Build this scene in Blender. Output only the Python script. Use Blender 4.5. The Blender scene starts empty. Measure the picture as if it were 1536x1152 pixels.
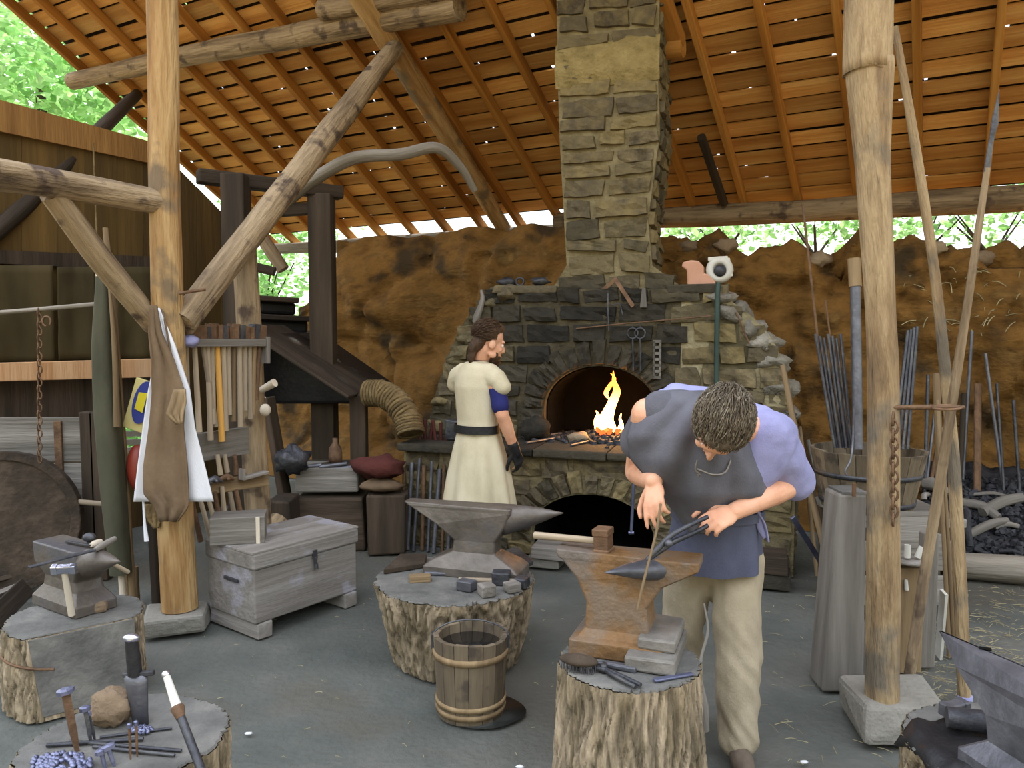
import bpy, math, random
from mathutils import Vector, Matrix, noise
RNG = random.Random(7)
rnd = RNG.uniform
C = bpy.context.scene.collection
Z = Vector((0, 0, 1))
# ---------------------------------------------------------------- camera
CAM_H, PITCH, FOC = 1.65, math.radians(3.8), 1150.0
CP, SP = math.cos(PITCH), math.sin(PITCH)
CAM = Vector((0, 0, CAM_H))
def ray(px, py):
    u = (px - 768) / FOC; v = (576 - py) / FOC
    return Vector((u, CP + v * SP, -SP + v * CP))
def W(px, py, Y):
    d = ray(px, py); return CAM + d * (Y / d.y)
def G(px, py, z=0.0):
    d = ray(px, py); return CAM + d * ((z - CAM_H) / d.z)
def V(px, py, p0, n):
    d = ray(px, py); return CAM + d * ((p0 - CAM).dot(n) / d.dot(n))
def lerp(a, b, t): return a + (b - a) * t
cd = bpy.data.cameras.new('camera'); cam = bpy.data.objects.new('camera', cd); C.objects.link(cam)
cam.location = CAM; cam.rotation_euler = (math.radians(90) - PITCH, 0, 0)
cd.sensor_width = 36; cd.lens = FOC / 1536 * 36; cd.clip_end = 200
bpy.context.scene.camera = cam
# ---------------------------------------------------------------- mesh collector
def frame(d, up=None):
    d = d.normalized()
    up = up or (Z if abs(d.z) < .95 else Vector((0, 1, 0)))
    x = up.cross(d)
    if x.length < 1e-6: x = Vector((1, 0, 0)).cross(d)
    x.normalize(); y = d.cross(x)
    return x, y, d
class MB:
    def __init__(s): s.v = []; s.co = []; s.f = []; s.t = []; s.sm = []
    def add(s, vs, fs, co=None, t=None, sm=False):
        o = len(s.v); t = rnd(0, 1) if t is None else t
        off = Vector((rnd(0, 9), rnd(0, 9), rnd(0, 9)))
        s.v += [Vector(x) for x in vs]; s.co += [Vector(x) + off for x in (co or vs)]
        for f in fs: s.f.append([i + o for i in f]); s.t.append(t); s.sm.append(sm)
        return s
    def box(s, c, size, R=None, t=None, jit=0, taper=1.0, co_axis=None):
        R = R or Matrix.Identity(3); c = Vector(c); vs = []; co = []
        L = max(range(3), key=lambda i: size[i]) if co_axis is None else co_axis
        for sx in (-.5, .5):
            for sy in (-.5, .5):
                for sz in (-.5, .5):
                    k = taper if sz > 0 else 1
                    l = Vector((sx * size[0] * k, sy * size[1] * k, sz * size[2]))
                    if jit: l += Vector((rnd(-jit, jit), rnd(-jit, jit), rnd(-jit, jit)))
                    vs.append(c + R @ l)
                    m = [l[i] for i in range(3) if i != L] + [l[L]]
                    co.append(m)
        fs = [(0, 1, 3, 2), (4, 6, 7, 5), (0, 4, 5, 1), (2, 3, 7, 6), (0, 2, 6, 4), (1, 5, 7, 3)]
        return s.add(vs, fs, co, t)
    def beam(s, p0, p1, w, h, up=None, t=None, jit=0):
        p0 = Vector(p0); p1 = Vector(p1); x, y, d = frame(p1 - p0, up)
        R = Matrix((x, y, d)).transposed()
        return s.box((p0 + p1) / 2, (w, h, (p1 - p0).length), R, t, jit, co_axis=2)
    def tube(s, pts, rad, n=12, t=None, caps=True, jit=0, seg=0, sq=(1, 1), up=None, sm=True, jf=9.0):
        pts = [Vector(p) for p in pts]
        if not hasattr(rad, '__len__'): rad = [rad] * len(pts)
        if seg:
            P = []; Q = []; k = len(pts)
            ext = [pts[0] * 2 - pts[1]] + pts + [pts[-1] * 2 - pts[-2]]
            for i in range(k - 1):
                for j in range(seg):
                    u = j / seg; a, b, c_, d_ = ext[i:i + 4]
                    P.append(.5 * (2 * b + (c_ - a) * u + (2 * a - 5 * b + 4 * c_ - d_) * u * u + (3 * b - a - 3 * c_ + d_) * u ** 3))
                    Q.append(lerp(rad[i], rad[i + 1], u))
            pts = P + [pts[-1]]; rad = Q + [rad[-1]]
        vs = []; co = []; L = 0; x, y, d = frame(pts[1] - pts[0], up); sd = rnd(0, 99)
        for i, p in enumerate(pts):
            d2 = (pts[min(i + 1, len(pts) - 1)] - pts[max(i - 1, 0)]).normalized()
            x = (x - d2 * x.dot(d2)).normalized(); y = d2.cross(x)
            if i: L += (p - pts[i - 1]).length
            for k in range(n):
                a = 2 * math.pi * k / n; r = rad[i]
                if jit: r *= 1 + jit * noise.noise(Vector((math.cos(a) * 1.3 + sd, math.sin(a) * 1.3, L * jf * .2)))
                vs.append(p + x * (math.cos(a) * r * sq[0]) + y * (math.sin(a) * r * sq[1]))
                co.append((math.cos(a) * r, math.sin(a) * r, L))
        fs = []
        for i in range(len(pts) - 1):
            for k in range(n):
                k2 = (k + 1) % n
                fs.append((i * n + k, i * n + k2, (i + 1) * n + k2, (i + 1) * n + k))
        t = rnd(0, 1) if t is None else t
        s.add(vs, fs, co, t, sm)
        if caps:
            m = (len(pts) - 1) * n
            s.add(vs[:n], [tuple(range(n - 1, -1, -1))], co[:n], t)
            s.add(vs[m:], [tuple(range(n))], co[m:], t)
        return s
    def lathe(s, c, prof, n=24, t=None, sm=True, R=None, jit=0, jf=1.0):
        c = Vector(c); R = R or Matrix.Identity(3); vs = []; co = []; sd = rnd(0, 99)
        for r, z in prof:
            for k in range(n):
                a = 2 * math.pi * k / n; q = r
                if jit: q *= 1 + jit * noise.noise(Vector((math.cos(a) * jf + sd, math.sin(a) * jf, z * .8)))
                l = Vector((math.cos(a) * q, math.sin(a) * q, z)); vs.append(c + R @ l); co.append(l)
        fs = []
        for i in range(len(prof) - 1):
            for k in range(n):
                k2 = (k + 1) % n; fs.append((i * n + k, i * n + k2, (i + 1) * n + k2, (i + 1) * n + k))
        if prof[0][0] > 0: fs.append(tuple(range(n - 1, -1, -1)))
        if prof[-1][0] > 0: fs.append(tuple(range((len(prof) - 1) * n, len(prof) * n)))
        return s.add(vs, fs, co, t, sm)
    def prism(s, poly, dep, t=None, sm=False):
        """poly: 3D points of one face, dep: extrusion vector"""
        poly = [Vector(p) for p in poly]; n = len(poly); dep = Vector(dep)
        fs = [tuple(range(n)), tuple(range(2 * n - 1, n - 1, -1))] + [(i, i + n, (i + 1) % n + n, (i + 1) % n) for i in range(n)]
        return s.add(poly + [p + dep for p in poly], fs, None, t, sm)
    def loft(s, rings, t=None, sm=True, caps=True, closed=True):
        n = len(rings[0]); vs = [Vector(p) for r in rings for p in r]; fs = []
        for i in range(len(rings) - 1):
            for k in range(n if closed else n - 1):
                k2 = (k + 1) % n; fs.append((i * n + k, i * n + k2, (i + 1) * n + k2, (i + 1) * n + k))
        if caps and closed: fs += [tuple(range(n - 1, -1, -1)), tuple(range((len(rings) - 1) * n, len(rings) * n))]
        return s.add(vs, fs, None, t, sm)
    def ball(s, c, r, t=None, n=12, m=8, R=None, jit=0, jf=2.0, sm=True):
        c = Vector(c); r = Vector((r, r, r)) if not hasattr(r, '__len__') else Vector(r)
        R = R or Matrix.Identity(3); vs = []; sd = Vector((rnd(0, 99), rnd(0, 99), rnd(0, 99)))
        def P(a, b):
            d = Vector((math.cos(a) * math.sin(b), math.sin(a) * math.sin(b), math.cos(b)))
            k = 1 + (jit * noise.noise(d * jf + sd) if jit else 0)
            return c + R @ Vector((d.x * r.x * k, d.y * r.y * k, d.z * r.z * k))
        for i in range(1, m):
            for k in range(n): vs.append(P(2 * math.pi * k / n, math.pi * i / m))
        vs += [P(0, 0), P(0, math.pi)]; q = (m - 1) * n; fs = []
        for i in range(m - 2):
            for k in range(n):
                k2 = (k + 1) % n; fs.append((i * n + k, (i + 1) * n + k, (i + 1) * n + k2, i * n + k2))
        for k in range(n):
            k2 = (k + 1) % n; fs.append((q, k, k2)); fs.append((q + 1, (m - 2) * n + k2, (m - 2) * n + k))
        return s.add(vs, fs, [x - c for x in vs], t, sm)
    def sheet(s, fn, nu, nv, th=.006, t=None):
        """a cloth: fn(u,v) -> point, u,v in 0..1, given a real thickness"""
        A = [[Vector(fn(i / nu, j / nv)) for j in range(nv + 1)] for i in range(nu + 1)]
        N = []
        for i in range(nu + 1):
            for j in range(nv + 1):
                du = A[min(i + 1, nu)][j] - A[max(i - 1, 0)][j]; dv = A[i][min(j + 1, nv)] - A[i][max(j - 1, 0)]
                N.append(du.cross(dv).normalized())
        F = [p for r in A for p in r]; m = nv + 1; k = len(F)
        vs = F + [p - n * th for p, n in zip(F, N)]; fs = []
        for i in range(nu):
            for j in range(nv):
                a, b, c, d = i * m + j, (i + 1) * m + j, (i + 1) * m + j + 1, i * m + j + 1
                fs += [(a, b, c, d), (d + k, c + k, b + k, a + k)]
        rim = [i * m for i in range(nu + 1)] + [nu * m + j for j in range(1, nv + 1)] + [i * m + nv for i in range(nu - 1, -1, -1)] + [j for j in range(nv - 1, 0, -1)]
        for a, b in zip(rim, rim[1:] + rim[:1]): fs.append((b, a, a + k, b + k))
        return s.add(vs, fs, None, t, True)
WL = {}
def fill(me, vs, co, t):
    a = me.attributes.new('co', 'FLOAT_VECTOR', 'POINT'); a.data.foreach_set('vector', [x for p in co for x in p])
    a = me.attributes.new('tint', 'FLOAT', 'FACE'); a.data.foreach_set('value', t)
def mk(name, mb, mat, parent=None, bevel=0, sub=0):
    lo = Vector([min(p[i] for p in mb.v) for i in range(3)]); hi = Vector([max(p[i] for p in mb.v) for i in range(3)])
    c = (lo + hi) / 2
    if parent is None: c.z = lo.z
    me = bpy.data.meshes.new(name); me.from_pydata([p - c for p in mb.v], [], mb.f)
    fill(me, mb.v, mb.co, mb.t); me.polygons.foreach_set('use_smooth', mb.sm)
    me.materials.append(mat); me.update()
    return place(name, me, c, parent, bevel, sub)
def place(name, me, c, parent=None, bevel=0, sub=0):
    o = bpy.data.objects.new(name, me); C.objects.link(o)
    if parent: o.parent = parent; o.location = c - WL[parent.name]
    else: o.location = c
    WL[o.name] = c.copy()
    if bevel:
        m = o.modifiers.new('bevel', 'BEVEL'); m.width = bevel; m.segments = 2; m.limit_method = 'ANGLE'; m.angle_limit = .6
    if sub:
        m = o.modifiers.new('sub', 'SUBSURF'); m.levels = sub; m.render_levels = sub
    return o
def tag(o, label, cat, group=None):
    o['label'] = label; o['category'] = cat
    if group: o['group'] = group
    return o
def thing(name, label, cat, loc, group=None):
    o = bpy.data.objects.new(name, None); C.objects.link(o); o.location = loc; o.empty_display_size = .1
    WL[o.name] = Vector(loc); return tag(o, label, cat, group)
def one(name, mb, mat, label, cat, group=None, bevel=0, sub=0):
    return tag(mk(name, mb, mat, None, bevel, sub), label, cat, group)
def struct(name, mb, mat, parent=None, bevel=0):
    o = mk(name, mb, mat, parent, bevel)
    if not parent: o['kind'] = 'structure'
    return o
def blob(name, mb, mat, parent=None, voxel=.006, smooth=6, disp=0, df=(6, 6, 6), post=None, fac=.5):
    """union of the collected solids as ONE continuous surface (voxel remesh, smoothed)"""
    me = bpy.data.meshes.new('tmp'); me.from_pydata(mb.v, [], mb.f); me.update()
    o = bpy.data.objects.new('tmp', me); C.objects.link(o)
    m = o.modifiers.new('r', 'REMESH'); m.mode = 'VOXEL'; m.voxel_size = voxel
    m = o.modifiers.new('s', 'SMOOTH'); m.factor = fac; m.iterations = smooth
    dg = bpy.context.evaluated_depsgraph_get(); dg.update()
    nm = bpy.data.meshes.new_from_object(o.evaluated_get(dg)); nm.name = name
    bpy.data.objects.remove(o)
    nm.update(); ns = [v.normal.copy() for v in nm.vertices]; ps = [v.co.copy() for v in nm.vertices]
    if disp:
        for i, p in enumerate(ps):
            q = Vector((p.x * df[0], p.y * df[1], p.z * df[2]))
            ps[i] = p + ns[i] * (disp * (noise.noise(q) + .5 * noise.noise(q * 2.1)))
    if post:
        for i, p in enumerate(ps): ps[i] = post(p, ns[i])
    lo = Vector([min(p[i] for p in ps) for i in range(3)]); hi = Vector([max(p[i] for p in ps) for i in range(3)]); c = (lo + hi) / 2
    if parent is None: c.z = lo.z
    nm.vertices.foreach_set('co', [x for p in ps for x in (p - c)])
    fill(nm, ps, ps, [.5] * len(nm.polygons)); nm.polygons.foreach_set('use_smooth', [True] * len(nm.polygons))
    nm.materials.clear(); nm.materials.append(mat); nm.update()
    return place(name, nm, c, parent)
def cap(mb, p0, r0, p1, r1, n=14, k=4):
    """tapered capsule"""
    p0 = Vector(p0); p1 = Vector(p1)
    mb.ball(p0, r0, n=n, m=8); mb.ball(p1, r1, n=n, m=8); mb.tube([p0, p1], [r0, r1], n=n)
# ---------------------------------------------------------------- materials
def M(name, cols, sc=6, st=1.0, rough=.85, bump=.35, metal=0, tint=.35, fine=4.0, spots=None, dist=0.0, trans=0, spec=.3, stw=None):
    m = bpy.data.materials.new(name); m.use_nodes = True; nt = m.node_tree; N = nt.nodes; Lk = nt.links
    b = N['Principled BSDF']; b.inputs['Roughness'].default_value = rough; b.inputs['Metallic'].default_value = metal
    b.inputs['Specular IOR Level'].default_value = spec
    at = N.new('ShaderNodeAttribute'); at.attribute_name = 'co'
    mp = N.new('ShaderNodeMapping'); mp.inputs['Scale'].default_value = (sc, sc, sc * st); Lk.new(at.outputs['Vector'], mp.inputs['Vector'])
    n1 = N.new('ShaderNodeTexNoise'); n1.inputs['Scale'].default_value = 1; n1.inputs['Detail'].default_value = 7; n1.inputs['Roughness'].default_value = .6
    n1.inputs['Distortion'].default_value = dist; Lk.new(mp.outputs[0], n1.inputs['Vector'])
    cr = N.new('ShaderNodeValToRGB'); e = cr.color_ramp.elements
    for i, c in enumerate(cols):
        p = .28 + .44 * i / max(1, len(cols) - 1)
        el = e[i] if i < 2 else e.new(p)
        el.position = p; el.color = (*c, 1)
    if len(cols) == 1: e[1].position = 1; e[1].color = (*cols[0], 1)
    Lk.new(n1.outputs['Fac'], cr.inputs[0]); col = cr.outputs[0]
    if spots:
        n3 = N.new('ShaderNodeTexNoise'); n3.inputs['Scale'].default_value = spots[1]; n3.inputs['Detail'].default_value = 5; Lk.new(at.outputs['Vector'], n3.inputs['Vector'])
        r3 = N.new('ShaderNodeMapRange'); r3.inputs[1].default_value = spots[2]; r3.inputs[2].default_value = spots[2] + .1; Lk.new(n3.outputs['Fac'], r3.inputs[0])
        mx = N.new('ShaderNodeMix'); mx.data_type = 'RGBA'; Lk.new(r3.outputs[0], mx.inputs[0]); Lk.new(col, mx.inputs[6]); mx.inputs[7].default_value = (*spots[0], 1); col = mx.outputs[2]
    if tint:
        ta = N.new('ShaderNodeAttribute'); ta.attribute_name = 'tint'
        mr = N.new('ShaderNodeMapRange'); mr.inputs[3].default_value = 1 - tint; mr.inputs[4].default_value = 1 + tint; Lk.new(ta.outputs['Fac'], mr.inputs[0])
        mm = N.new('ShaderNodeVectorMath'); mm.operation = 'SCALE'; Lk.new(col, mm.inputs[0]); Lk.new(mr.outputs[0], mm.inputs['Scale']); col = mm.outputs[0]
    Lk.new(col, b.inputs['Base Color'])
    if bump:
        n2 = N.new('ShaderNodeTexNoise'); n2.inputs['Scale'].default_value = fine; n2.inputs['Detail'].default_value = 6; Lk.new(mp.outputs[0], n2.inputs['Vector'])
        ad = N.new('ShaderNodeMath'); ad.operation = 'ADD'; Lk.new(n1.outputs['Fac'], ad.inputs[0]); Lk.new(n2.outputs['Fac'], ad.inputs[1])
        bp = N.new('ShaderNodeBump'); bp.inputs['Strength'].default_value = bump; bp.inputs['Distance'].default_value = .02; Lk.new(ad.outputs[0], bp.inputs['Height']); Lk.new(bp.outputs[0], b.inputs['Normal'])
    if trans:
        tr = N.new('ShaderNodeBsdfTranslucent'); Lk.new(col, tr.inputs[0]); ms = N.new('ShaderNodeMixShader'); ms.inputs[0].default_value = trans
        Lk.new(b.outputs[0], ms.inputs[1]); Lk.new(tr.outputs[0], ms.inputs[2]); Lk.new(ms.outputs[0], N['Material Output'].inputs[0])
    return m
def stone_mat(name, cols, sc=9, rough=.9, bump=.6, amt=.35):
    m = M(name, cols, sc, 1, rough, bump, tint=0, fine=3); nt = m.node_tree; N = nt.nodes; Lk = nt.links
    cr = [n for n in N if n.type == 'VALTORGB'][0]; n1 = [n for n in N if n.type == 'TEX_NOISE'][0]
    ta = N.new('ShaderNodeAttribute'); ta.attribute_name = 'tint'
    mx = N.new('ShaderNodeMath'); mx.operation = 'MULTIPLY_ADD'; mx.inputs[1].default_value = amt; Lk.new(n1.outputs['Fac'], mx.inputs[0])
    sb = N.new('ShaderNodeMath'); sb.operation = 'MULTIPLY'; sb.inputs[1].default_value = 1 - amt; Lk.new(ta.outputs['Fac'], sb.inputs[0]); Lk.new(sb.outputs[0], mx.inputs[2])
    for i, el in enumerate(cr.color_ramp.elements): el.position = i / max(1, len(cols) - 1) * .8 + .1
    Lk.new(mx.outputs[0], cr.inputs[0]); return m
def emit(name, c0, c1, s0, s1, z0, z1):
    m = bpy.data.materials.new(name); m.use_nodes = True; nt = m.node_tree; N = nt.nodes; Lk = nt.links; N.remove(N['Principled BSDF'])
    em = N.new('ShaderNodeEmission'); at = N.new('ShaderNodeAttribute'); at.attribute_name = 'co'
    sx = N.new('ShaderNodeSeparateXYZ'); Lk.new(at.outputs['Vector'], sx.inputs[0])
    mr = N.new('ShaderNodeMapRange'); mr.inputs[1].default_value = z0; mr.inputs[2].default_value = z1; Lk.new(sx.outputs[2], mr.inputs[0])
    mc = N.new('ShaderNodeMix'); mc.data_type = 'RGBA'; mc.inputs[6].default_value = (*c0, 1); mc.inputs[7].default_value = (*c1, 1); Lk.new(mr.outputs[0], mc.inputs[0]); Lk.new(mc.outputs[2], em.inputs[0])
    ms = N.new('ShaderNodeMapRange'); ms.inputs[1].default_value = z0; ms.inputs[2].default_value = z1; ms.inputs[3].default_value = s0; ms.inputs[4].default_value = s1; Lk.new(sx.outputs[2], ms.inputs[0]); Lk.new(ms.outputs[0], em.inputs[1])
    Lk.new(em.outputs[0], N['Material Output'].inputs[0]); return m
def H(s):
    return tuple(((int(s[i:i + 2], 16) / 255) / 12.92 if int(s[i:i + 2], 16) < 11 else ((int(s[i:i + 2], 16) / 255 + .055) / 1.055) ** 2.4) for i in (0, 2, 4))
mt = dict(
 earth=M('packed_earth', [H('4b4e4a'), H('595b56'), H('686660')], 2.2, 1, .95, .5, tint=0, spots=(H('57544c'), .9, .5), fine=14),
 outer=M('outside_ground', [H('a98c5c'), H('b79c6c')], 1, 1, .95, .2, tint=0),
 bank=M('clay_bank', [H('3c2a12'), H('67481f'), H('7c592a'), H('664a24'), H('836436')], 2.2, 1.8, .95, 1.0, tint=0, dist=.25, spots=(H('40321f'), 1.7, .56), fine=7),
 roofb=M('larch_boards', [H('a06a32'), H('c08c4c'), H('d2a868')], 7, .08, .75, .3, tint=.3),
 roofu=M('shingle_tops', [H('1f150a'), H('2c1d0e')], 5, .2, .9, .3, tint=.3),
 rafter=M('rafter_wood', [H('80501f'), H('a5702f'), H('bd8d4c')], 8, .06, .8, .3, tint=.18),
 log=M('debarked_log', [H('4f4132'), H('7d6a52'), H('a08b6e'), H('776450')], 11, .12, .85, .9, tint=.1, spots=(H('54453a'), 6, .56)),
 logo=M('orange_log', [H('6b4d2c'), H('9a7548'), H('b8986a'), H('86653f')], 10, .12, .8, .9, tint=.1, spots=(H('7a6750'), 4, .54)),
 logr=M('pole_log', [H('5f4d3a'), H('8a7254'), H('a8916f'), H('79644a')], 13, .14, .85, 1.0, tint=.1, spots=(H('6f6557'), 3, .52), fine=6),
 loggrey=M('weathered_log', [H('5f5850'), H('7f776c'), H('9d958a')], 9, .1, .9, .6, tint=.12),
 bark=M('bark', [H('544838'), H('766852'), H('968670'), H('84745e')], 15, .2, .95, 1.0, tint=.62, fine=2.5),
 endgrain=M('stump_top', [H('4f4e4b'), H('65635f'), H('7c7872')], 6, 1, .9, .4, tint=.1),
 wgrey=M('grey_wood', [H('56524b'), H('77716a'), H('96908a')], 9, .07, .85, .45, tint=.22),
 wchest=M('chest_wood', [H('66605a'), H('7f7973'), H('938e89')], 8, .1, .75, .35, tint=.12, spots=(H('96939a'), 5, .54)),
 wdark=M('dark_wood', [H('2b241d'), H('40352a'), H('54463a')], 8, .08, .85, .4, tint=.3),
 wwall=M('wall_planks', [H('3f3119'), H('54401f'), H('634c26')], 5, .08, .9, .4, tint=.25),
 wtrim=M('brown_trim', [H('6a4a26'), H('835f33'), H('96713f')], 8, .08, .85, .4, tint=.1),
 wtan=M('tan_wood', [H('5c4a36'), H('7f6a4e'), H('9a8464')], 9, .07, .8, .4, tint=.2),
 wbucket=M('bucket_wood', [H('4c4236'), H('6a5d4b'), H('837460')], 9, .1, .85, .4, tint=.15, spots=(H('4a4138'), 7, .55)),
 wfresh=M('fresh_plank', [H('bb8a5e'), H('d0a57c'), H('dab48e')], 8, .07, .75, .3, tint=.12),
 handle=M('tool_handle', [H('7d6f5e'), H('9b8b76'), H('b5a58e')], 12, .06, .7, .25, tint=.3),
 handleo=M('new_handle', [H('c08a3e'), H('d8a758')], 12, .06, .6, .2, tint=.1),
 handlew=M('pale_handle', [H('b5a795'), H('d2c6b4')], 12, .06, .6, .2, tint=.1),
 iron=M('black_iron', [H('33343a'), H('4b4b50'), H('60605f')], 10, 1, .5, .25, metal=.6, tint=.2, spec=.5),
 steel=M('worn_steel', [H('4e4e54'), H('63636a'), H('787980')], 9, 1, .42, .15, metal=.5, tint=.15, spec=.5),
 bright=M('bright_steel', [H('b4b7cf'), H('d9dbe8')], 9, 1, .25, .08, metal=.9, tint=.1, spec=.5),
 blued=M('blued_steel', [H('62657e'), H('8083a0')], 9, 1, .35, .1, metal=.6, tint=.15, spec=.5),
 anvil=M('anvil_steel', [H('524a43'), H('645c55'), H('776e66')], 6, 1, .45, .2, metal=.35, tint=.1, spec=.5, spots=(H('58565a'), 3, .55)),
 anvilr=M('rusty_anvil', [H('63492f'), H('7c5d3c'), H('786655'), H('8c7660')], 6, 1, .6, .4, metal=.2, tint=.08, spots=(H('6c625a'), 3, .5)),
 rust=M('rusty_iron', [H('54402f'), H('6e5440'), H('82664c')], 12, 1, .7, .3, metal=.3, tint=.2),
 mortar=M('lime_mortar', [H('655b42'), H('7d7154'), H('938766')], 7, 1, .95, .7, tint=0),
 mortars=M('sooty_mortar', [H('3a3427'), H('4f4736'), H('645a44')], 7, 1, .95, .7, tint=0),
 plaster=M('yellow_plaster', [H('746540'), H('918054'), H('a49366')], 8, 1, .95, .8, tint=0),
 mortarp=M('pale_mortar', [H('7a7056'), H('958a6c'), H('a89e82')], 7, 1, .95, .7, tint=0),
 stone=stone_mat('field_stone', [H('37322a'), H('4d4636'), H('71654a'), H('574e3e'), H('82734f'), H('473f33'), H('8f8060')]),
 stoned=stone_mat('sooty_stone', [H('1e1c19'), H('322e27'), H('474135'), H('282520'), H('50483a')]),
 stonel=stone_mat('paving_stone', [H('6e6a62'), H('87837b'), H('7a766e'), H('918c82')]),
 soot=M('soot', [H('0b0a09'), H('15120f')], 6, 1, 1, .3, tint=0, spec=.1),
 paleiron=M('pale_iron', [H('5f5b57'), H('76716b'), H('8a857e')], 8, 1, .55, .25, metal=.15, tint=.1), wet=M('wet_earth', [H('232423'), H('2e2f2d')], 5, 1, .4, .2, tint=0),
 coal=M('charcoal', [H('1b1b1d'), H('2c2c30'), H('3c3c42')], 10, 1, .6, .4, tint=.4),
 cream=M('cream_linen', [H('b0a488'), H('c5b99d'), H('cec3aa')], 5, .6, .9, .15, tint=0, fine=30),
 white=M('white_cloth', [H('d0d0d6'), H('e6e6ec')], 5, .6, .9, .12, tint=0, fine=30),
 leather=M('brown_leather', [H('5c4b39'), H('6d5944'), H('7b664f')], 5, .7, .8, .2, tint=0, fine=12),
 grey=M('grey_linen', [H('4c4b50'), H('5a5960'), H('67666e')], 6, .7, .9, .2, tint=0, fine=30),
 greyb=M('blue_grey_linen', [H('45475a'), H('525569'), H('5e6176')], 6, .7, .9, .2, tint=0, fine=30),
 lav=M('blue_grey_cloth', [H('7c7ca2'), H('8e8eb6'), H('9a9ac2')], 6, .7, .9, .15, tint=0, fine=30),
 khaki=M('khaki_cloth', [H('8b7f6d'), H('a3967f'), H('b1a48e')], 5, .7, .9, .2, tint=0, fine=30),
 navy=M('navy_cotton', [H('1d1f52'), H('282b66')], 6, 1, .9, .1, tint=0, fine=30),
 black=M('black_leather', [H('1c1b1d'), H('2a292b')], 8, 1, .5, .2, tint=.1),
 olive=M('olive_canvas', [H('37362a'), H('454436'), H('504e3e')], 5, .4, .9, .2, tint=.1),
 skin=M('skin', [H('c48a6c'), H('d79f80'), H('dfab8e')], 9, 1, .55, .08, tint=0, spec=.4),
 hairb=M('brown_hair', [H('2e2016'), H('4a3524'), H('5e4631')], 26, .3, .6, .4, tint=.35),
 hairg=M('greying_hair', [H('3a3128'), H('55483a'), H('6d6252'), H('8a8274')], 16, .5, .6, .4, tint=.5),
 boot=M('boot_leather', [H('4a4038'), H('665a4e'), H('776a5c')], 8, 1, .8, .3, tint=.1),
 leaf=M('leaf', [H('6fa558'), H('96c378'), H('b9d99a')], 2, 1, .6, 0, tint=.35, trans=.55),
 straw=M('straw', [H('847a5e'), H('a39876')], 8, 1, .9, 0, tint=.35),
 rope=M('straw_rope', [H('544530'), H('6e5b3c'), H('82704e')], 14, 1, .95, .5, tint=.3),
 water=M('dark_water', [H('15171a')], 3, 1, .06, .05, tint=0, spec=.5),
 red=M('red_enamel', [H('7c2c20'), H('93382a')], 5, 1, .45, .05, tint=0, spec=.5),
 orange=M('orange_casting', [H('b98468'), H('cf9d84')], 6, 1, .5, .1, tint=.05, spec=.5),
 offwhite=M('offwhite_paint', [H('b9b6ac'), H('d6d3cb')], 6, 1, .5, .1, tint=.05, spec=.5),
 yellow=M('yellow_paper', [H('d3c37e'), H('e2d596')], 4, 1, .8, .05, tint=0),
 yel2=M('yellow_print', [H('d8c832')], 4, 1, .8, 0, tint=0),
 blue=M('blue_print', [H('3a4490')], 4, 1, .8, 0, tint=0),
 teal=M('teal_pipe', [H('2f3d3a'), H('3f514c')], 9, 1, .5, .1, metal=.3, tint=.1),
 rock=stone_mat('brown_rock', [H('6a5a48'), H('86725c'), H('9c8a72')], 12),
 redcloth=M('dark_red_cloth', [H('4a2420'), H('5d302a')], 9, 1, .9, .3, tint=.2),
 eye=M('eye_white', [H('d8d4cc')], 4, 1, .3, 0, tint=0), iris=M('eye_iris', [H('2c241c')], 4, 1, .2, 0, tint=0),
 flame=emit('flame', (1, .62, .16), (1, .22, .02), 16, 5, 0, .42),
 core=emit('flame_core', (1, .86, .5), (1, .5, .1), 26, 14, 0, .3),
 ember=emit('ember', (1, .16, .03), (1, .1, .02), 2.2, 1.4, 0, 3),
)
# ================================================================ THE SETTING
PHI = math.radians(29.5)
e1 = Vector((math.cos(PHI), -math.sin(PHI), 0)); e2 = Vector((math.sin(PHI), math.cos(PHI), 0))
# floor
mb = MB(); nx, ny = 60, 70
vs = [Vector((lerp(-9, 9, i / nx), lerp(-1.5, 13, j / ny), 0)) for i in range(nx + 1) for j in range(ny + 1)]
for p in vs: p.z = -.012 + .012 * noise.noise(p * 1.3)
mb.add(vs, [(i * (ny + 1) + j, (i + 1) * (ny + 1) + j, (i + 1) * (ny + 1) + j + 1, i * (ny + 1) + j + 1) for i in range(nx) for j in range(ny)], sm=True)
struct('floor', mb, mt['earth'])
mb = MB(); mb.box((0, -14.5, -.06), (50, 26, .1)); mb.box((-21, 10, -.06), (24, 40, .1)); struct('ground', mb, mt['outer'])
# roof: a plane rising towards the viewer
E0 = W(920, 338, 8.5); ROOFZ = E0.z + .16; SL = math.tan(math.radians(31)); E0 = Vector((E0.x, E0.y, 0))
def roofz(p): return ROOFZ - SL * (Vector((p[0], p[1], 0)) - E0).dot(e2)
RN = Vector((e2.x * SL, e2.y * SL, 1)).normalized()
RD = (-e2 + Z * SL).normalized()                 # up the slope
RO = Vector((E0.x, E0.y, ROOFZ))
def R(px, py, off=0): return V(px, py, RO + Z * off, RN)
def RC(p): q = p - RO; return q.dot(e1), q.dot(RD)
def RP(a, s, h=0): return RO + e1 * a + RD * s + RN * h
a_v = RC(R(222, 195))[0]; a_r = RC(R(1536, 200))[0] + 2.6
print('verge', a_v, 'right', a_r, 'rafters', [round(RC(R(*p))[0], 2) for p in ((1198, 299), (1359, 288), (1444, 283), (1140, 300), (834, 173), (773, 301), (647, 217), (300, 250))])
roof = None
mb = MB(); ub = MB(); s = -.14
aA = RC(R(1198, 299))[0]; joints = [aA + .52 * q for q in range(-40, 40)]; first = True; a_ch = RC(R(920, 250))[0]
RR = random.Random(3)
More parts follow.
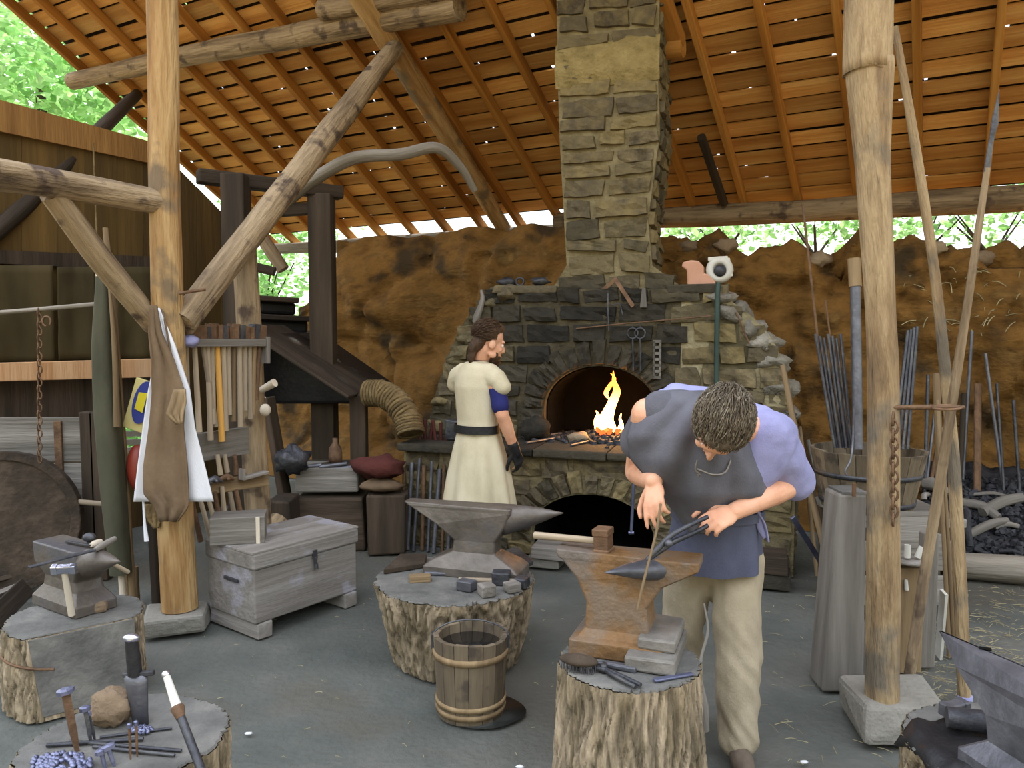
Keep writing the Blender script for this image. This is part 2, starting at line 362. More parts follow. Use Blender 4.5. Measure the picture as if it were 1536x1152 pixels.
while s < 5.2:
    h = .2 if first else RR.uniform(.165, .205); a = a_ch if first else a_v
    while a < a_r:
        L = RR.uniform(.9, 2.4); a2 = min(min(joints, key=lambda q: abs(q - a - L)), a_r); a2 = a_r if a2 <= a + .2 else a2; g = RR.uniform(.022, .05); k = RR.uniform(-.004, .004)
        P = [RP(a + .004, s, .05 + k), RP(a2 - .004, s, .05 - k), RP(a2 - .004, s + h - g, .05 + k), RP(a + .004, s + h - g, .05)]
        n0 = len(mb.v); mb.prism(P, RN * .018, t=RR.random())
        for q, (aa, ss) in enumerate([(a, s), (a2, s), (a2, s + h), (a, s + h)] * 2): mb.co[n0 + q] = Vector((ss + a * 3, n0 * .37 % 7, aa))
        a = a2
    # covering shingles over the joint, with a few chinks left open
    a = a_ch if first else a_v; first = False
    while a < a_r:
        L = RR.uniform(.25, .9); a2 = min(a + L, a_r); g = RR.uniform(.018, .04) if RR.random() < .33 else 0
        ub.prism([RP(a, s - .075, .10), RP(a2 - g, s - .075, .10), RP(a2 - g, s + h - .074, .10), RP(a, s + h - .074, .10)], RN * .012, t=RR.random()); a = a2
    s += h
roof = struct('ceiling', ub, mt['roofu'])
mk('roof_boards', mb, mt['roofb'], roof)['kind'] = 'stuff'
k0 = math.ceil((a_v + .02 - aA) / .52)
k = k0; raf = []
while aA + k * .52 < a_r:
    raf.append(aA + k * .52); k += 1
for a in [a_v + .03] + raf:
    mb = MB(); mb.beam(RP(a, -.28, 0), RP(a + rnd(-.03, .03), 5.2, 0), rnd(.055, .07), .1, RN)
    mk('rafter', mb, mt['rafter'], roof, bevel=.008)
# wall plate logs and purlin
def log(name, pts, rad, mat, label, cat, n=14, jit=.12, seg=8, **kw):
    mb = MB(); mb.tube(pts, rad, n, jit=jit, seg=seg, **kw); return one(name, mb, mt[mat], label, cat)
def PLT(px, py): return V(px, py, Vector((E0.x, E0.y, 0)), e2)
log('eave_log', [PLT(835, 333), PLT(1100, 322), PLT(1330, 309), PLT(1640, 290)], [.1, .11, .115, .12], 'log', 'long brown eave log under the rafter ends right of the chimney', 'log')
log('eave_log', [PLT(402, 374), PLT(600, 364), PLT(845, 349)], [.07, .1, .1], 'loggrey', 'pale weathered eave log lying on the bank left of the chimney', 'log')
log('purlin_log', [R(108, 122, -.17), R(280, 84, -.16), R(480, 47, -.16), R(690, 8, -.16)], [.09, .1, .11, .12], 'log', 'long barked purlin log crossing beneath the rafters at upper left', 'log')
log('purlin_log', [R(482, 16, -.14), R(560, 4, -.14), R(700, -24, -.14)], [.085, .09, .09], 'log', 'second log lying above the barked purlin at the top edge', 'log')
log('purlin_log', [R(940, 84, -.16), R(990, 74, -.16), R(1025, 69, -.16)], [.09, .09, .09], 'rafter', 'short log end sticking out beside the chimney top', 'log')
mb = MB(); mb.beam(R(985, -20, -.12), R(1015, 66, -.12), .14, .12, RN); one('trimmer_plank', mb, mt['rafter'], 'broad orange plank running down the roof right of the chimney top', 'plank', bevel=.01)
log('roof_pole', [R(530, -25, -.2), R(620, 122, -.2), R(700, 250, -.18), R(770, 366, -.12)], [.11, .105, .095, .085], 'logo', 'thick round pole descending under the roof to the bank left of chimney', 'pole')
# dark short struts under the eaves
for (p, q, l) in (((1052, 205), (1086, 305), 'thin dark strut slanting under the rafters right of the chimney'), ((1064, 352), (1064, 322), None)):
    if l: log('roof_strut', [R(*p, -.1), R(*q, -.1)], [.04, .04], 'wdark', l, 'strut', seg=3)
# ---- earth bank behind
B0 = W(920, 500, 7.1); B0 = Vector((B0.x, B0.y, 0))
def bankp(a, t):
    top = lerp(2.74, 2.36, min(1, max(0, (a + 1) / 2.5)))
    if a < -3.6: top = lerp(2.5, 1.9, min(1, (-3.6 - a) / .8))
    pr = [(-.35, 0), (-.1, .25), (.12, .7), (.15, 1.2), (.1, 1.7), (.16, 2.1), (.3, 1.0), (.7, .98), (1.3, .94), (2.6, .9), (6, 1.1)]
    pr = [(b, z if i < 1 else (z / 2.3 * top if i < 6 else z * top)) for i, (b, z) in enumerate(pr)]
    f = t * (len(pr) - 1); i = min(int(f), len(pr) - 2); u = f - i; u = u * u * (3 - 2 * u) * .4 + u * .6
    b, z = lerp(pr[i][0], pr[i + 1][0], u), lerp(pr[i][1], pr[i + 1][1], u)
    sh = min(1, max(0, (a - .6) / 1.2)); b += .42 * sh * sh * (3 - 2 * sh)
    p = B0 + e1 * a + e2 * b + Z * z
    ro = 1.6 if a > .4 else .9
    q = Vector((a * 1.1, z * 1.3, b))
    d = .16 * noise.noise(q) + .10 * ro * noise.noise(q * 2.3) + .06 * ro * noise.noise(q * 5.5) + .03 * ro * noise.noise(q * 12)
    c = noise.noise(Vector((a * .9 + 4, z * .7, 3))); d -= .10 * max(0, .12 - abs(c)) / .12       # cracks between the slabs
    dv, _ = noise.voronoi(Vector((a * .85 + .3 * noise.noise(q), z * 1.15 + .3 * noise.noise(q + Vector((7, 0, 0))), 0.5))); d -= .10 * max(0, .09 - (dv[1] - dv[0])) / .09 * (1 if a < .5 else .6) * (1 if t < .5 else .3)
    if a > .4: dv, _ = noise.voronoi(Vector((a * 3.2, z * 4.5, b * 2))); d -= .06 * max(0, .2 - (dv[1] - dv[0])) / .2
    k = min(1, z / .3)
    if .12 < t: p -= e2 * d * 1.0 * k
    if t > .52: p.z += d * (.9 if a > .4 else .3)
    return p
mb = MB(); na, nb = 230, 90
vs = [bankp(lerp(-4.6, 5.5, i / na), j / nb) for i in range(na + 1) for j in range(nb + 1)]
mb.add(vs, [(i * (nb + 1) + j, (i + 1) * (nb + 1) + j, (i + 1) * (nb + 1) + j + 1, i * (nb + 1) + j + 1) for i in range(na) for j in range(nb)], sm=True)
struct('wall_back', mb, mt['bank'])
# stones lying along the top of the bank
def on_bank(px, py, f=.56):
    q = V(px, py, B0 + e2 * .5, e2); return bankp((q - B0).dot(e1), f)
for i, (px, py, r, l) in enumerate(((1046, 345, .1, 'squared stone on the bank top just right of the chimney'), (1098, 344, .12, 'flat dark stone on the bank top second from the chimney'), (1225, 345, .13, 'grey block on the bank top left of the big right post'), (1405, 352, .1, 'rounded stone on the bank top beside the pale leaning pole'), (1476, 350, .11, 'lumpy stone on the bank top beneath the spear'))):
    p = on_bank(px, py); mb = MB(); mb.ball(p + Z * .0, (r * .85, r * .7, r * .55), n=14, m=9, jit=.5, jf=1.6); one('stone', mb, mt['rock'], l, 'stone')
# roots and straw hanging on the right bank
mb = MB()
for i in range(60):
    p = on_bank(rnd(1330, 1600), 400, rnd(.36, .5)) - e2 * .01; d = Vector((rnd(-.15, .15), rnd(-.05, .02), rnd(-.09, .05)))
    mb.tube([p, p + d * .5 + Z * .015, p + d], .004, 5, seg=2)
o = one('straw', mb, mt['straw'], 'pale roots and straw caught on the clay bank at right', 'straw'); o['kind'] = 'stuff'
# ---- plank wall on the left
wd = e2; wn = Vector((e2.y, -e2.x, 0)); WP0 = W(0, 400, 5.6); WP0 = Vector((WP0.x, WP0.y, 0))
def WV(px, py, off=0): return V(px, py, WP0 + wn * off, wn)
def wpoly(pts, off=0): return [WV(x, y, off) for x, y in pts]
mb = MB()
x = -70
tops = lambda x: 155 + (x) * .267 if x < 230 else 215 + (x - 230) * 1.0
while x < 345:
    w = rnd(38, 60) * (1 - x / 900); x2 = min(x + w, 345); yb = 625 if 128 < x < 232 else 800
    if 128 < x < 232: mb.prism(wpoly([(x, 690), (x2 - .8, 690), (x2 - .8, 850), (x, 850)], rnd(0, .012)), -wn * .03)
    mb.prism(wpoly([(x, tops(x)), (x2 - .8, tops(x2)), (x2 - .8, yb), (x, yb)], rnd(0, .012)), -wn * .03); x = x2
wl = struct('wall_left', mb, mt['wwall'])
mb = MB(); mb.prism(wpoly([(-70, 130), (232, 214), (232, 246), (-70, 182)], .035), -wn * .05); struct('trim_1', mb, mt['wtrim'], None)
mb = MB(); mb.prism(wpoly([(-70, 372), (232, 385), (232, 406), (-70, 392)], .05), -wn * .05); struct('trim_2', mb, mt['wdark'], None)
# hanging dark cloths on that wall
for i, (x0, x1, y0, y1, l) in enumerate(((-60, 78, 398, 545, 'dark olive tarpaulin panel at the left edge of the plank wall'), (84, 140, 400, 540, 'dark olive tarpaulin panel behind the folded parasol'), (172, 226, 400, 540, 'narrow dark tarpaulin panel left of the apron post'))):
    mb = MB(); P = wpoly([(x0, y0), (x1, y0), (x1, y1), (x0, y1)], .09)
    mb.sheet(lambda u, v: lerp(lerp(P[0], P[1], u), lerp(P[3], P[2], u), v) + wn * (.012 * math.sin(u * 7 + i) + .012 * noise.noise(Vector((u * 3, v * 4, i))) + .02 * v), 24, 12)
    one('tarpaulin', mb, M('tarp', [H('352d1a'), H('443a22'), H('51452a')], 3, .3, .9, .2, tint=0), l, 'tarpaulin')
mb = MB(); mb.prism(wpoly([(-60, 546), (228, 538), (228, 566), (-60, 574)], .2), -wn * .06); one('rail_plank', mb, mt['wfresh'], 'bright fresh orange plank rail across the dark left wall', 'plank', bevel=.006)
mb = MB(); mb.prism(wpoly([(-60, 574), (232, 566), (232, 624), (-60, 632)], .06), -wn * .04); one('dark_board', mb, mt['wdark'], 'wide black board below the orange plank rail', 'board')
# ---- trees and shrubs outside
def leaves(mb, c, r, n, s, rg):
    c = Vector(c)
    for i in range(n):
        while True:
            d = Vector((rg.uniform(-1, 1), rg.uniform(-1, 1), rg.uniform(-1, 1)))
            if .25 < d.length < 1: break
        p = c + Vector((d.x * r[0], d.y * r[1], d.z * r[2])); k = s * rg.uniform(.6, 1.3)
        a = Vector((rg.uniform(-1, 1), rg.uniform(-1, 1), rg.uniform(-.7, .4))).normalized(); b = a.orthogonal().normalized()
        b = (b * math.cos(i) + a.cross(b) * math.sin(i)); mid = a.cross(b) * (k * .12)
        t = rg.random()
        mb.add([p, p + a * k * .5 + b * k * .3 + mid, p + a * k, p + a * k * .5 - b * k * .3 + mid], [(0, 1, 2), (0, 2, 3)], None, t)
def tree(name, px, py, Y, r, n, s, label, cat='tree', trunk=True, seed=1):
    rg = random.Random(seed); c = W(px, py, Y); base = Vector((c.x, c.y, 0 if trunk else c.z - r[2]))
    t = thing(name, label, cat, base)
    mb = MB()
    for k in range(7):
        o = Vector((rg.uniform(-.6, .6) * r[0], rg.uniform(-.6, .6) * r[1], rg.uniform(-.6, .6) * r[2]))
        leaves(mb, c + o, [q * .6 for q in r], n // 7, s, rg)
    mk('foliage', mb, mt['leaf'], t)
    mb = MB()
    if trunk: mb.tube([base - Z * .1, lerp(base, c, .5) + Vector((.1, 0, 0)), c], [.22, .17, .08], 10, seg=3)
    else:
        for k in range(5): mb.tube([base, base + Vector((rg.uniform(-.5, .5) * r[0], rg.uniform(-.5, .5) * r[1], r[2]))], [.02, .008], 5)
    mk('trunk' if trunk else 'stems', mb, mt['wdark'], t)
tree('tree', 60, 130, 15, (3.6, 2.5, 2.6), 2600, .26, 'leafy bright green tree outside beyond the left gable opening', seed=5)
tree('tree', -30, 60, 20, (5, 3, 5), 1800, .36, 'pale green tree farther off behind the upper left roof edge', seed=6)
tree('tree', 150, 260, 17, (2.5, 2, 3), 1500, .26, 'low green tree outside above the dark plank wall', seed=7)
tree('tree', 190, 640, 11, (2.2, 1.6, .9), 1500, .2, 'green bush seen through the gap beside the folded parasol', 'bush', False, seed=8)
for i, (px, py, Y, r, l) in enumerate(((1490, 322, 9.0, (1.2, .8, .5), 'green shrub in the gap under the eave at the right edge'), (1380, 330, 9.2, (1.0, .8, .45), 'green shrub in the eave gap behind the leaning poles'), (1225, 338, 9.6, (1.0, .8, .4), 'green shrub in the eave gap left of the big right post'), (1085, 345, 10, (1.0, .8, .35), 'green shrub in the eave gap beside the chimney'), (395, 395, 12.0, (1.1, .8, .9), 'dark green bush at the left end of the clay bank'), (390, 350, 14, (1.6, 1, 1.0), 'light green bush seen past the dark bellows frame'))):
    tree('shrub', px, py, Y, r, 320 if i < 4 else 1100, .13, l, 'shrub', False, seed=20 + i)
# ---- pale fence outside left
mb = MB()
for k in range(4): mb.prism(wpoly([(120, 648 + k * 13), (235, 646 + k * 12), (235, 654 + k * 12), (120, 657 + k * 13)], -1.5), -wn * .03)
[mb.box(Vector((p_.x, p_.y, .4)), (.06, .06, .8)) for p_ in (WV(140, 660, -1.53), WV(228, 660, -1.53))]
one('fence', mb, mt['offwhite'], 'pale slatted fence outside, seen in the gap under the wall', 'fence')
# ================================================================ POSTS AND BEAMS
def stack(pts, Y): return [W(x, y, Y) for x, y in pts]
def up_to_roof(px, py0, Y, off=-.1):
    p = W(px, py0, Y); return Vector((p.x, p.y, roofz(p) + off))
# left post
YL = 4.2
pb = W(270, 912, YL); top = W(243, 0, YL); tz = roofz(top) - .15
q = Vector((top.x, top.y, tz))
log('timber_post', [pb, W(262, 760, YL), W(252, 480, YL), W(246, 250, YL), top, q], [.098, .096, .083, .08, .079, .076], 'logo', 'tall peeled log post at left with aprons hung on it', 'post', n=20, jit=.05)
mb = MB(); mb.box(W(262, 925, YL) * Vector((1, 1, 0)) + Z * (pb.z / 2) if False else Vector((pb.x - .02, pb.y, pb.z / 2)), (.34, .3, pb.z), Matrix.Rotation(.3, 3, 'Z'), jit=.02)
one('foot_stone', mb, mt['stonel'], 'low square stone block under the left apron post', 'stone', bevel=.02)
# right post
YR = 3.05
pb2 = W(1323, 1046, YR); tr_ = W(1303, 0, YR)
log('timber_post', [pb2, W(1324, 900, YR), W(1325, 600, YR), W(1320, 460, YR), W(1309, 250, YR), W(1304, 105, YR), tr_, Vector((tr_.x, tr_.y, roofz(tr_) - .12))],
    [.065, .064, .061, .057, .064, .086, .089, .088], 'logr', 'big knotty peeled log post at right with a chain', 'post', n=22, jit=.07)
mb = MB(); base = [G(1268, 1085), G(1420, 1068)]
gc = Vector((pb2.x + .06, pb2.y + .02, pb2.z / 2)); mb.box(gc + Vector((.02, .03, 0)), (.37, .34, pb2.z), Matrix.Rotation(-.1, 3, 'Z'), jit=.025, taper=.92)
one('foot_stone', mb, mt['stonel'], 'pale stone block under the big right post', 'stone', bevel=.025)
# post behind the tool rack
YB = 4.95; pb3 = W(388, 790, YB)
log('timber_post', [Vector((pb3.x, pb3.y, 0)), pb3, W(380, 640, YB), W(373, 480, YB), W(365, 362, YB)], [.085, .083, .08, .077, .075], 'log', 'shorter peeled post right of the hammer rack', 'post', n=18, jit=.05)
# left beam and braces
log('tie_beam', [W(-160, 240, 2.75), W(0, 262, 3.35), W(120, 282, 3.8), W(244, 304, YL)], [.07, .072, .07, .066], 'log', 'thick horizontal log beam from the left edge to the apron post', 'beam', n=16, jit=.07)
log('brace', [W(78, 290, 3.68), W(150, 388, 3.95), W(232, 488, 4.25)], [.058, .064, .06], 'log', 'slanting log brace left of the apron post', 'brace', n=14, jit=.06)
tb = R(592, 72, -.28)
log('brace', [W(272, 486, YL + .02), lerp(W(272, 486, YL + .02), tb, .22), lerp(W(272, 486, YL + .02), tb, .6), tb], [.078, .082, .092, .078], 'log', 'long brace rising from the apron post to the round roof pole', 'brace', n=16, jit=.06)
ga = R(205, 142, -.16)
log('brace', [W(-60, 395, 5.3), W(40, 305, 5.8), W(140, 205, 6.5), ga], [.06, .062, .062, .06], 'wdark', 'dark brace crossing the open gable above the plank wall', 'brace', n=12)
# bellows frame
def beamt(name, p0, p1, w, h, mat, label, cat, bev=.012, up=None):
    mb = MB(); mb.beam(p0, p1, w, h, up); return one(name, mb, mt[mat], label, cat, bevel=bev)
f0 = W(353, 262, 6.3); f1 = W(482, 292, 6.75)
beamt('frame_post', Vector((f0.x, f0.y, 0)), f0, .19, .19, 'wdark', 'dark square frame post behind the hammer rack', 'post')
beamt('frame_post', Vector((f1.x, f1.y, 0)), f1, .2, .2, 'wdark', 'dark square frame post against the clay bank', 'post')
beamt('frame_beam', W(296, 264, 6.2), W(512, 290, 6.85), .14, .11, 'wdark', 'dark squared beam on top of the bellows frame posts', 'beam')
beamt('frame_beam', W(390, 318, 6.6), W(480, 312, 6.75), .1, .1, 'wdark', 'short dark crosspiece below the bellows frame beam', 'beam')
log('bent_pole', [W(428, 303, 6.2), W(470, 270, 6.1), W(530, 238, 6.0), W(600, 232, 6.0), W(655, 222, 6.0), W(690, 250, 6.1), W(712, 286, 6.2)], [.05, .05, .048, .046, .042, .034, .026], 'loggrey', 'crooked grey bellows pole curving through the air under the roof', 'pole', n=12, jit=.1)
# pieces at the left gable end / eave corner
log('corner_strut', [W(382, 340, 8.6), W(425, 405, 8.6)], [.07, .07], 'log', 'slanting round strut beside the dark bellows frame', 'strut', seg=3)
log('corner_rail', [W(380, 400, 8.4), W(412, 408, 8.4)], [.05, .05], 'wdark', 'short dark rail at the left end of the bank', 'rail', seg=3)
# ================================================================ THE FORGE
PF = math.radians(17); f1_ = Vector((math.cos(PF), -math.sin(PF), 0)); f2_ = Vector((math.sin(PF), math.cos(PF), 0))
F0 = G(1190, 868)
def FP(x, y, z): return F0 + f1_ * x + f2_ * y + Z * z
def FL(px, py, y):
    q = V(px, py, F0 + f2_ * y, f2_) - F0; return q.dot(f1_), q.z
def spans(poly, z):
    xs = []
    for (x0, z0), (x1, z1) in zip(poly, poly[1:] + poly[:1]):
        if (z0 <= z) != (z1 <= z): xs.append(x0 + (z - z0) / (z1 - z0) * (x1 - x0))
    xs.sort(); return list(zip(xs[::2], xs[1::2]))
def stone_patch(mb, P, x0, x1, z0, z1, rg, dep=.03, n=(7, 5), t=None, skew=0):
    """one pillow-faced stone; P(x, z, out) -> world"""
    ja = [rg.uniform(-.016, .016) for _ in range(8)]; out = rg.uniform(.35, 1) * dep; sd = rg.uniform(0, 99); vs = []; nx, nz = n
    US = [0, .035] + [.035 + .93 * q / (nx - 2) for q in range(1, nx - 2)] + [.965, 1]; VS = [0, .07] + [.07 + .86 * q / (nz - 2) for q in range(1, nz - 2)] + [.93, 1]
    for i in range(nx + 1):
        for j in range(nz + 1):
            u, v = US[i], VS[j]
            x = lerp(lerp(x0 + ja[0], x1 + ja[1], u), lerp(x0 + ja[2], x1 + ja[3], u), v); z = lerp(lerp(z0 + ja[4], z0 + ja[5], u), lerp(z1 + ja[6], z1 + ja[7], u), v) + skew * (u - .5)
            e = (0 < i < nx) * (0 < j < nz) * (.72 + .28 * min(1, 4 * min(u, 1 - u)) * min(1, 3 * min(v, 1 - v)))
            h = out * (e ** .35) + (e > 0) * .03 * noise.noise(Vector((x * 14 + sd, z * 16, sd))) - (1 - min(1, e * 9)) * .03
            q = .012 * noise.noise(Vector((x * 9, z * 9, sd)))
            vs.append(P(x + q, z + q, h))
    fs = [(i * (nz + 1) + j, i * (nz + 1) + j + 1, (i + 1) * (nz + 1) + j + 1, (i + 1) * (nz + 1) + j) for i in range(nx) for j in range(nz)]
    mb.add(vs, [tuple(reversed(f)) for f in fs], None, rg.random() if t is None else t, False)
def masonry(mb, P, poly, rg, ch=(.085, .15), sl=(.14, .36), gap=.017, dep=.03, tfun=None, pick=None):
    z = min(p[1] for p in poly) + .005; zt = max(p[1] for p in poly)
    while z < zt - .03:
        h = min(rg.uniform(*ch), zt - z)
        if zt - z - h < .05: h = zt - z
        for x0, x1 in spans(poly, z + h * .5):
            x = x0
            while x < x1 - .02:
                L = rg.uniform(*sl)
                if x1 - x - L < sl[0] * .7: L = x1 - x
                a, b = x + gap * .6, x + L - gap * .6
                if L > .05: stone_patch(pick(x + L / 2, z) if pick else mb, P, a, b, z + gap * .5, z + h - gap * .5, rg, dep, t=tfun(x, z) if tfun else None, skew=rg.uniform(-.012, .012))
                x += L
        z += h
def arch(cx, cz, rx, rz, a0, a1, n): return [(cx + rx * math.cos(lerp(a0, a1, i / n)), cz + rz * math.sin(lerp(a0, a1, i / n))) for i in range(n + 1)]
def voussoir(mb, P, cx, cz, rx, rz, th, n, rg, dep=.035, a0=0, a1=math.pi):
    for k in range(n):
        b0, b1 = lerp(a0, a1, (k + .09) / n), lerp(a0, a1, (k + .91) / n); tt = th * rg.uniform(.85, 1.15)
        def Q(u, v, h): 
            a = lerp(b0, b1, u); return P(cx + (rx + v * tt) * math.cos(a), cz + (rz + v * tt) * math.sin(a), h)
        stone_patch(mb, Q, 0, 1, 0.03, .97, rg, dep, (5, 6))
def on(y, s=-1): return lambda x, z, h: FP(x, y + s * h, z)
rg = random.Random(11)
XL = FL(604, 740, 0)[0]; HZ = FL(830, 674, 0)[1]
print('forge xl', XL, 'hearth', HZ)
forge = thing('forge', 'big fieldstone smithing forge with burning fire and square chimney', 'forge', FP(XL / 2, .5, 0))
# --- base with arched ash hole
ax, az = FL(886, 743, 0); bx0, bz0 = FL(800, 815, 0); bx1, _ = FL(976, 815, 0); acx = (bx0 + bx1) / 2; arx = (bx1 - bx0) / 2 + .02; arz = .30; acz = az - arz
hb = HZ - .05
notch = [(acx + arx, 0)] + arch(acx, acz, arx, arz, 0, math.pi, 18) + [(acx - arx, 0)]
outl = [(XL, 0), (XL, hb), (0, hb), (0, 0)] + notch
mb = MB(); mb.prism([FP(x, .03, z) for x, z in outl], f2_ * 1.1); mk('hearth_base', mb, mt['mortar'], forge)
mb = MB()
th = .17; notch2 = [(acx + arx + th, 0)] + arch(acx, acz, arx + th, arz + th, 0, math.pi, 18) + [(acx - arx - th, 0)]
masonry(mb, on(.03), [(XL, 0), (XL, hb), (0, hb), (0, 0)] + notch2, rg, ch=(.1, .19), sl=(.2, .5), dep=.03)
voussoir(mb, on(.03), acx, acz, arx, arz, th, 15, rg, .05)
for s in (-1, 1):
    for k in range(2):
        z0 = acz * k / 2; xa = acx + s * arx; xb = acx + s * (arx + th); stone_patch(mb, on(.03), min(xa, xb), max(xa, xb), z0 + .01, z0 + acz / 2 - .01, rg, .04)
# right flank of the base
masonry(mb, lambda y, z, h: FP(h, y, z), [(.03, 0), (.03, hb), (1.1, hb), (1.1, 0)], rg, dep=.03)
mk('base_stones', mb, mt['stone'], forge)
mb = MB(); mb.prism([FP(x, .85, z) for x, z in [(acx - arx - .05, 0), (acx - arx - .05, acz + arz + .05), (acx + arx + .05, acz + arz + .05), (acx + arx + .05, 0)]], f2_ * .05)
mb.prism([FP(x, .12, z) for x, z in arch(acx, acz, arx + .001, arz + .001, 0, math.pi, 18)] + [FP(x, .12, z) for x, z in reversed(arch(acx, acz, arx - .015, arz - .015, 0, math.pi, 18))], f2_ * .8)
for s in (-1, 1): mb.box(FP(acx + s * (arx - .008), .5, acz / 2), (.014, .8, acz), Matrix.Rotation(-PF, 3, 'Z'))
mb.box(FP(acx, .55, .004), (2 * arx, .8, .006), Matrix.Rotation(-PF, 3, 'Z'))
mk('ash_pit', mb, mt['soot'], forge)
# --- hearth slab
mb = MB(); xs = [XL - .03]
while xs[-1] < 0: xs.append(min(.02, xs[-1] + rg.uniform(.35, .7)))
for a, b in zip(xs, xs[1:]):
    mb.box(FP((a + b) / 2, .52, HZ - .03), (b - a - .008, 1.14, .06), Matrix.Rotation(-PF, 3, 'Z'), jit=.006)
mk('hearth_slab', mb, mt['stoned'], forge, bevel=.012)
# --- hood
HY = .52
hl = [FL(*p, HY) for p in ((640, 652), (648, 615), (656, 580), (668, 545), (690, 492), (712, 462), (730, 440), (760, 434), (1088, 432), (1098, 452), (1132, 478), (1152, 500), (1166, 522), (1180, 560), (1188, 600), (1194, 690))]
hl[0] = (hl[0][0], HZ - .02); hl[-1] = (hl[-1][0], HZ - .02)
ox0, _ = FL(816, 640, HY); ox1, _ = FL(985, 640, HY); oct_ = FL(900, 549, HY)[1]; ocx = (ox0 + ox1) / 2; orx = (ox1 - ox0) / 2; orz = .34; ocz = oct_ - orz
def hood_poly(t): return list(reversed(hl)) + [(ocx - orx - t, HZ - .02)] + list(reversed(arch(ocx, ocz, orx + t, orz + t, 0, math.pi, 18))) + [(ocx + orx + t, HZ - .02)]
mb = MB(); mb.prism([FP(x, HY, z) for x, z in hood_poly(0)], f2_ * .75); mk('hood_wall', mb, mt['mortars'], forge)
mb = MB(); sb_ = MB(); lb_ = MB(); masonry(mb, on(HY), hood_poly(.2), rg, pick=lambda x, z: sb_ if -.85 < x - ocx < .56 else (mb if x > ocx else lb_), ch=(.09, .2), sl=(.16, .48), dep=.04, tfun=lambda x, z: rg.uniform(.2, 1) if x > ocx + .55 else (rg.uniform(0, .22) if abs(x - ocx) < .7 else rg.uniform(.0, .6)))
pale = [(x, z) for x, z in reversed(hl) if x > ocx + .62]; mp_ = MB(); mp_.prism([FP(x, HY - .004, z) for x, z in pale + [(ocx + .62, HZ), (ocx + .62, pale[-1][1])][::-1][::-1]], f2_ * .01)
voussoir(sb_, on(HY), ocx, ocz, orx, orz, .2, 15, rg, .055)
for s in (-1, 1):
    for k in range(2):
        hh = (ocz - HZ) / 2; z0 = HZ + hh * k; xa = ocx + s * orx; xb = ocx + s * (orx + .2); stone_patch(sb_, on(HY), min(xa, xb), max(xa, xb), z0 + .01, z0 + hh - .01, rg, .05)
mk('hood_stones', mb, mt['stone'], forge); mk('hood_stones', lb_, mt['stone'], forge); mk('sooty_hood_stones', sb_, mt['stoned'], forge); mk('pale_mortar', mp_, mt['mortarp'], forge)
# stepped stones along both sloping flanks
flm = M('flank_stone', [H('67635a'), H('857f74'), H('9d978c')], 8, 1, .95, .8, tint=.25)
for k, (p, q) in enumerate(zip(hl, hl[1:])):
    if k in (7,) or abs(p[1] - q[1]) < .02: continue
    d = math.hypot(q[0] - p[0], q[1] - p[1]); m = max(1, round(d / .17))
    for i in range(m):
        u = (i + .5) / m; x, z = lerp(p[0], q[0], u), lerp(p[1], q[1], u)
        if z < HZ + .03: continue
        s_ = -1 if x > ocx else 1; mb = MB(); mb.ball(FP(x + s_ * .07, HY + rg.uniform(.14, .2), z - .02), (rg.uniform(.11, .15), rg.uniform(.2, .24), rg.uniform(.065, .09)), n=14, m=9, jit=.5, jf=1.7, R=Matrix.Rotation(-PF, 3, 'Z')); mk('flank_stone', mb, flm if s_ < 0 else mt['stone'], forge)
# soot inside the fire opening
mb = MB(); A = arch(ocx, ocz, orx, orz, 0, math.pi, 18)
mb.prism([FP(x, HY + .07, z) for x, z in A] + [FP(x, HY + .07, z) for x, z in reversed(arch(ocx, ocz, orx - .012, orz - .012, 0, math.pi, 18))], f2_ * .6)
for s in (-1, 1): mb.box(FP(ocx + s * (orx - .007), HY + .37, (HZ + ocz) / 2), (.014, .6, ocz - HZ), Matrix.Rotation(-PF, 3, 'Z'))
mb.prism([FP(x, HY + .66, z) for x, z in [(ocx - orx - .05, HZ), (ocx - orx - .05, oct_ + .05), (ocx + orx + .05, oct_ + .05), (ocx + orx + .05, HZ)]], f2_ * .05)
mk('fire_box', mb, mt['soot'], forge)
# --- shoulder and chimney
CY = .60
cl = [FL(*p, CY) for p in ((826, 438), (850, 398), (846, 330), (839, 200), (836, 90), (834, -70), (992, -70), (986, 90), (990, 200), (972, 330), (978, 398), (1034, 438))]
cr_ = {}
def cxr(z):
    s = spans(cl, z); return s[0][1] if s else 0
mb = MB(); mb.prism([FP(x, CY, z) for x, z in cl], f2_ * .72); mk('chimney_core', mb, mt['mortar'], forge)
zs = FL(850, 398, CY)[1]; zp0, zp1 = FL(900, 128, CY)[1], FL(900, 62, CY)[1]
mb = MB(); lo = [p for p in cl if p[1] > 0]
masonry(mb, on(CY), lo, random.Random(5), ch=(.1, .17), sl=(.2, .5), dep=.04, tfun=lambda x, z: rg.uniform(.25, 1) if z > zs + .35 else rg.uniform(0, .55))
zt = max(p[1] for p in cl)
masonry(mb, lambda y, z, h: FP(cxr(z) + h, CY + y, z), [(.01, zs), (.01, zt), (.72, zt), (.72, zs)], random.Random(6), ch=(.1, .155), sl=(.2, .35), dep=.04)
mk('chimney_stones', mb, mt['stone'], forge)
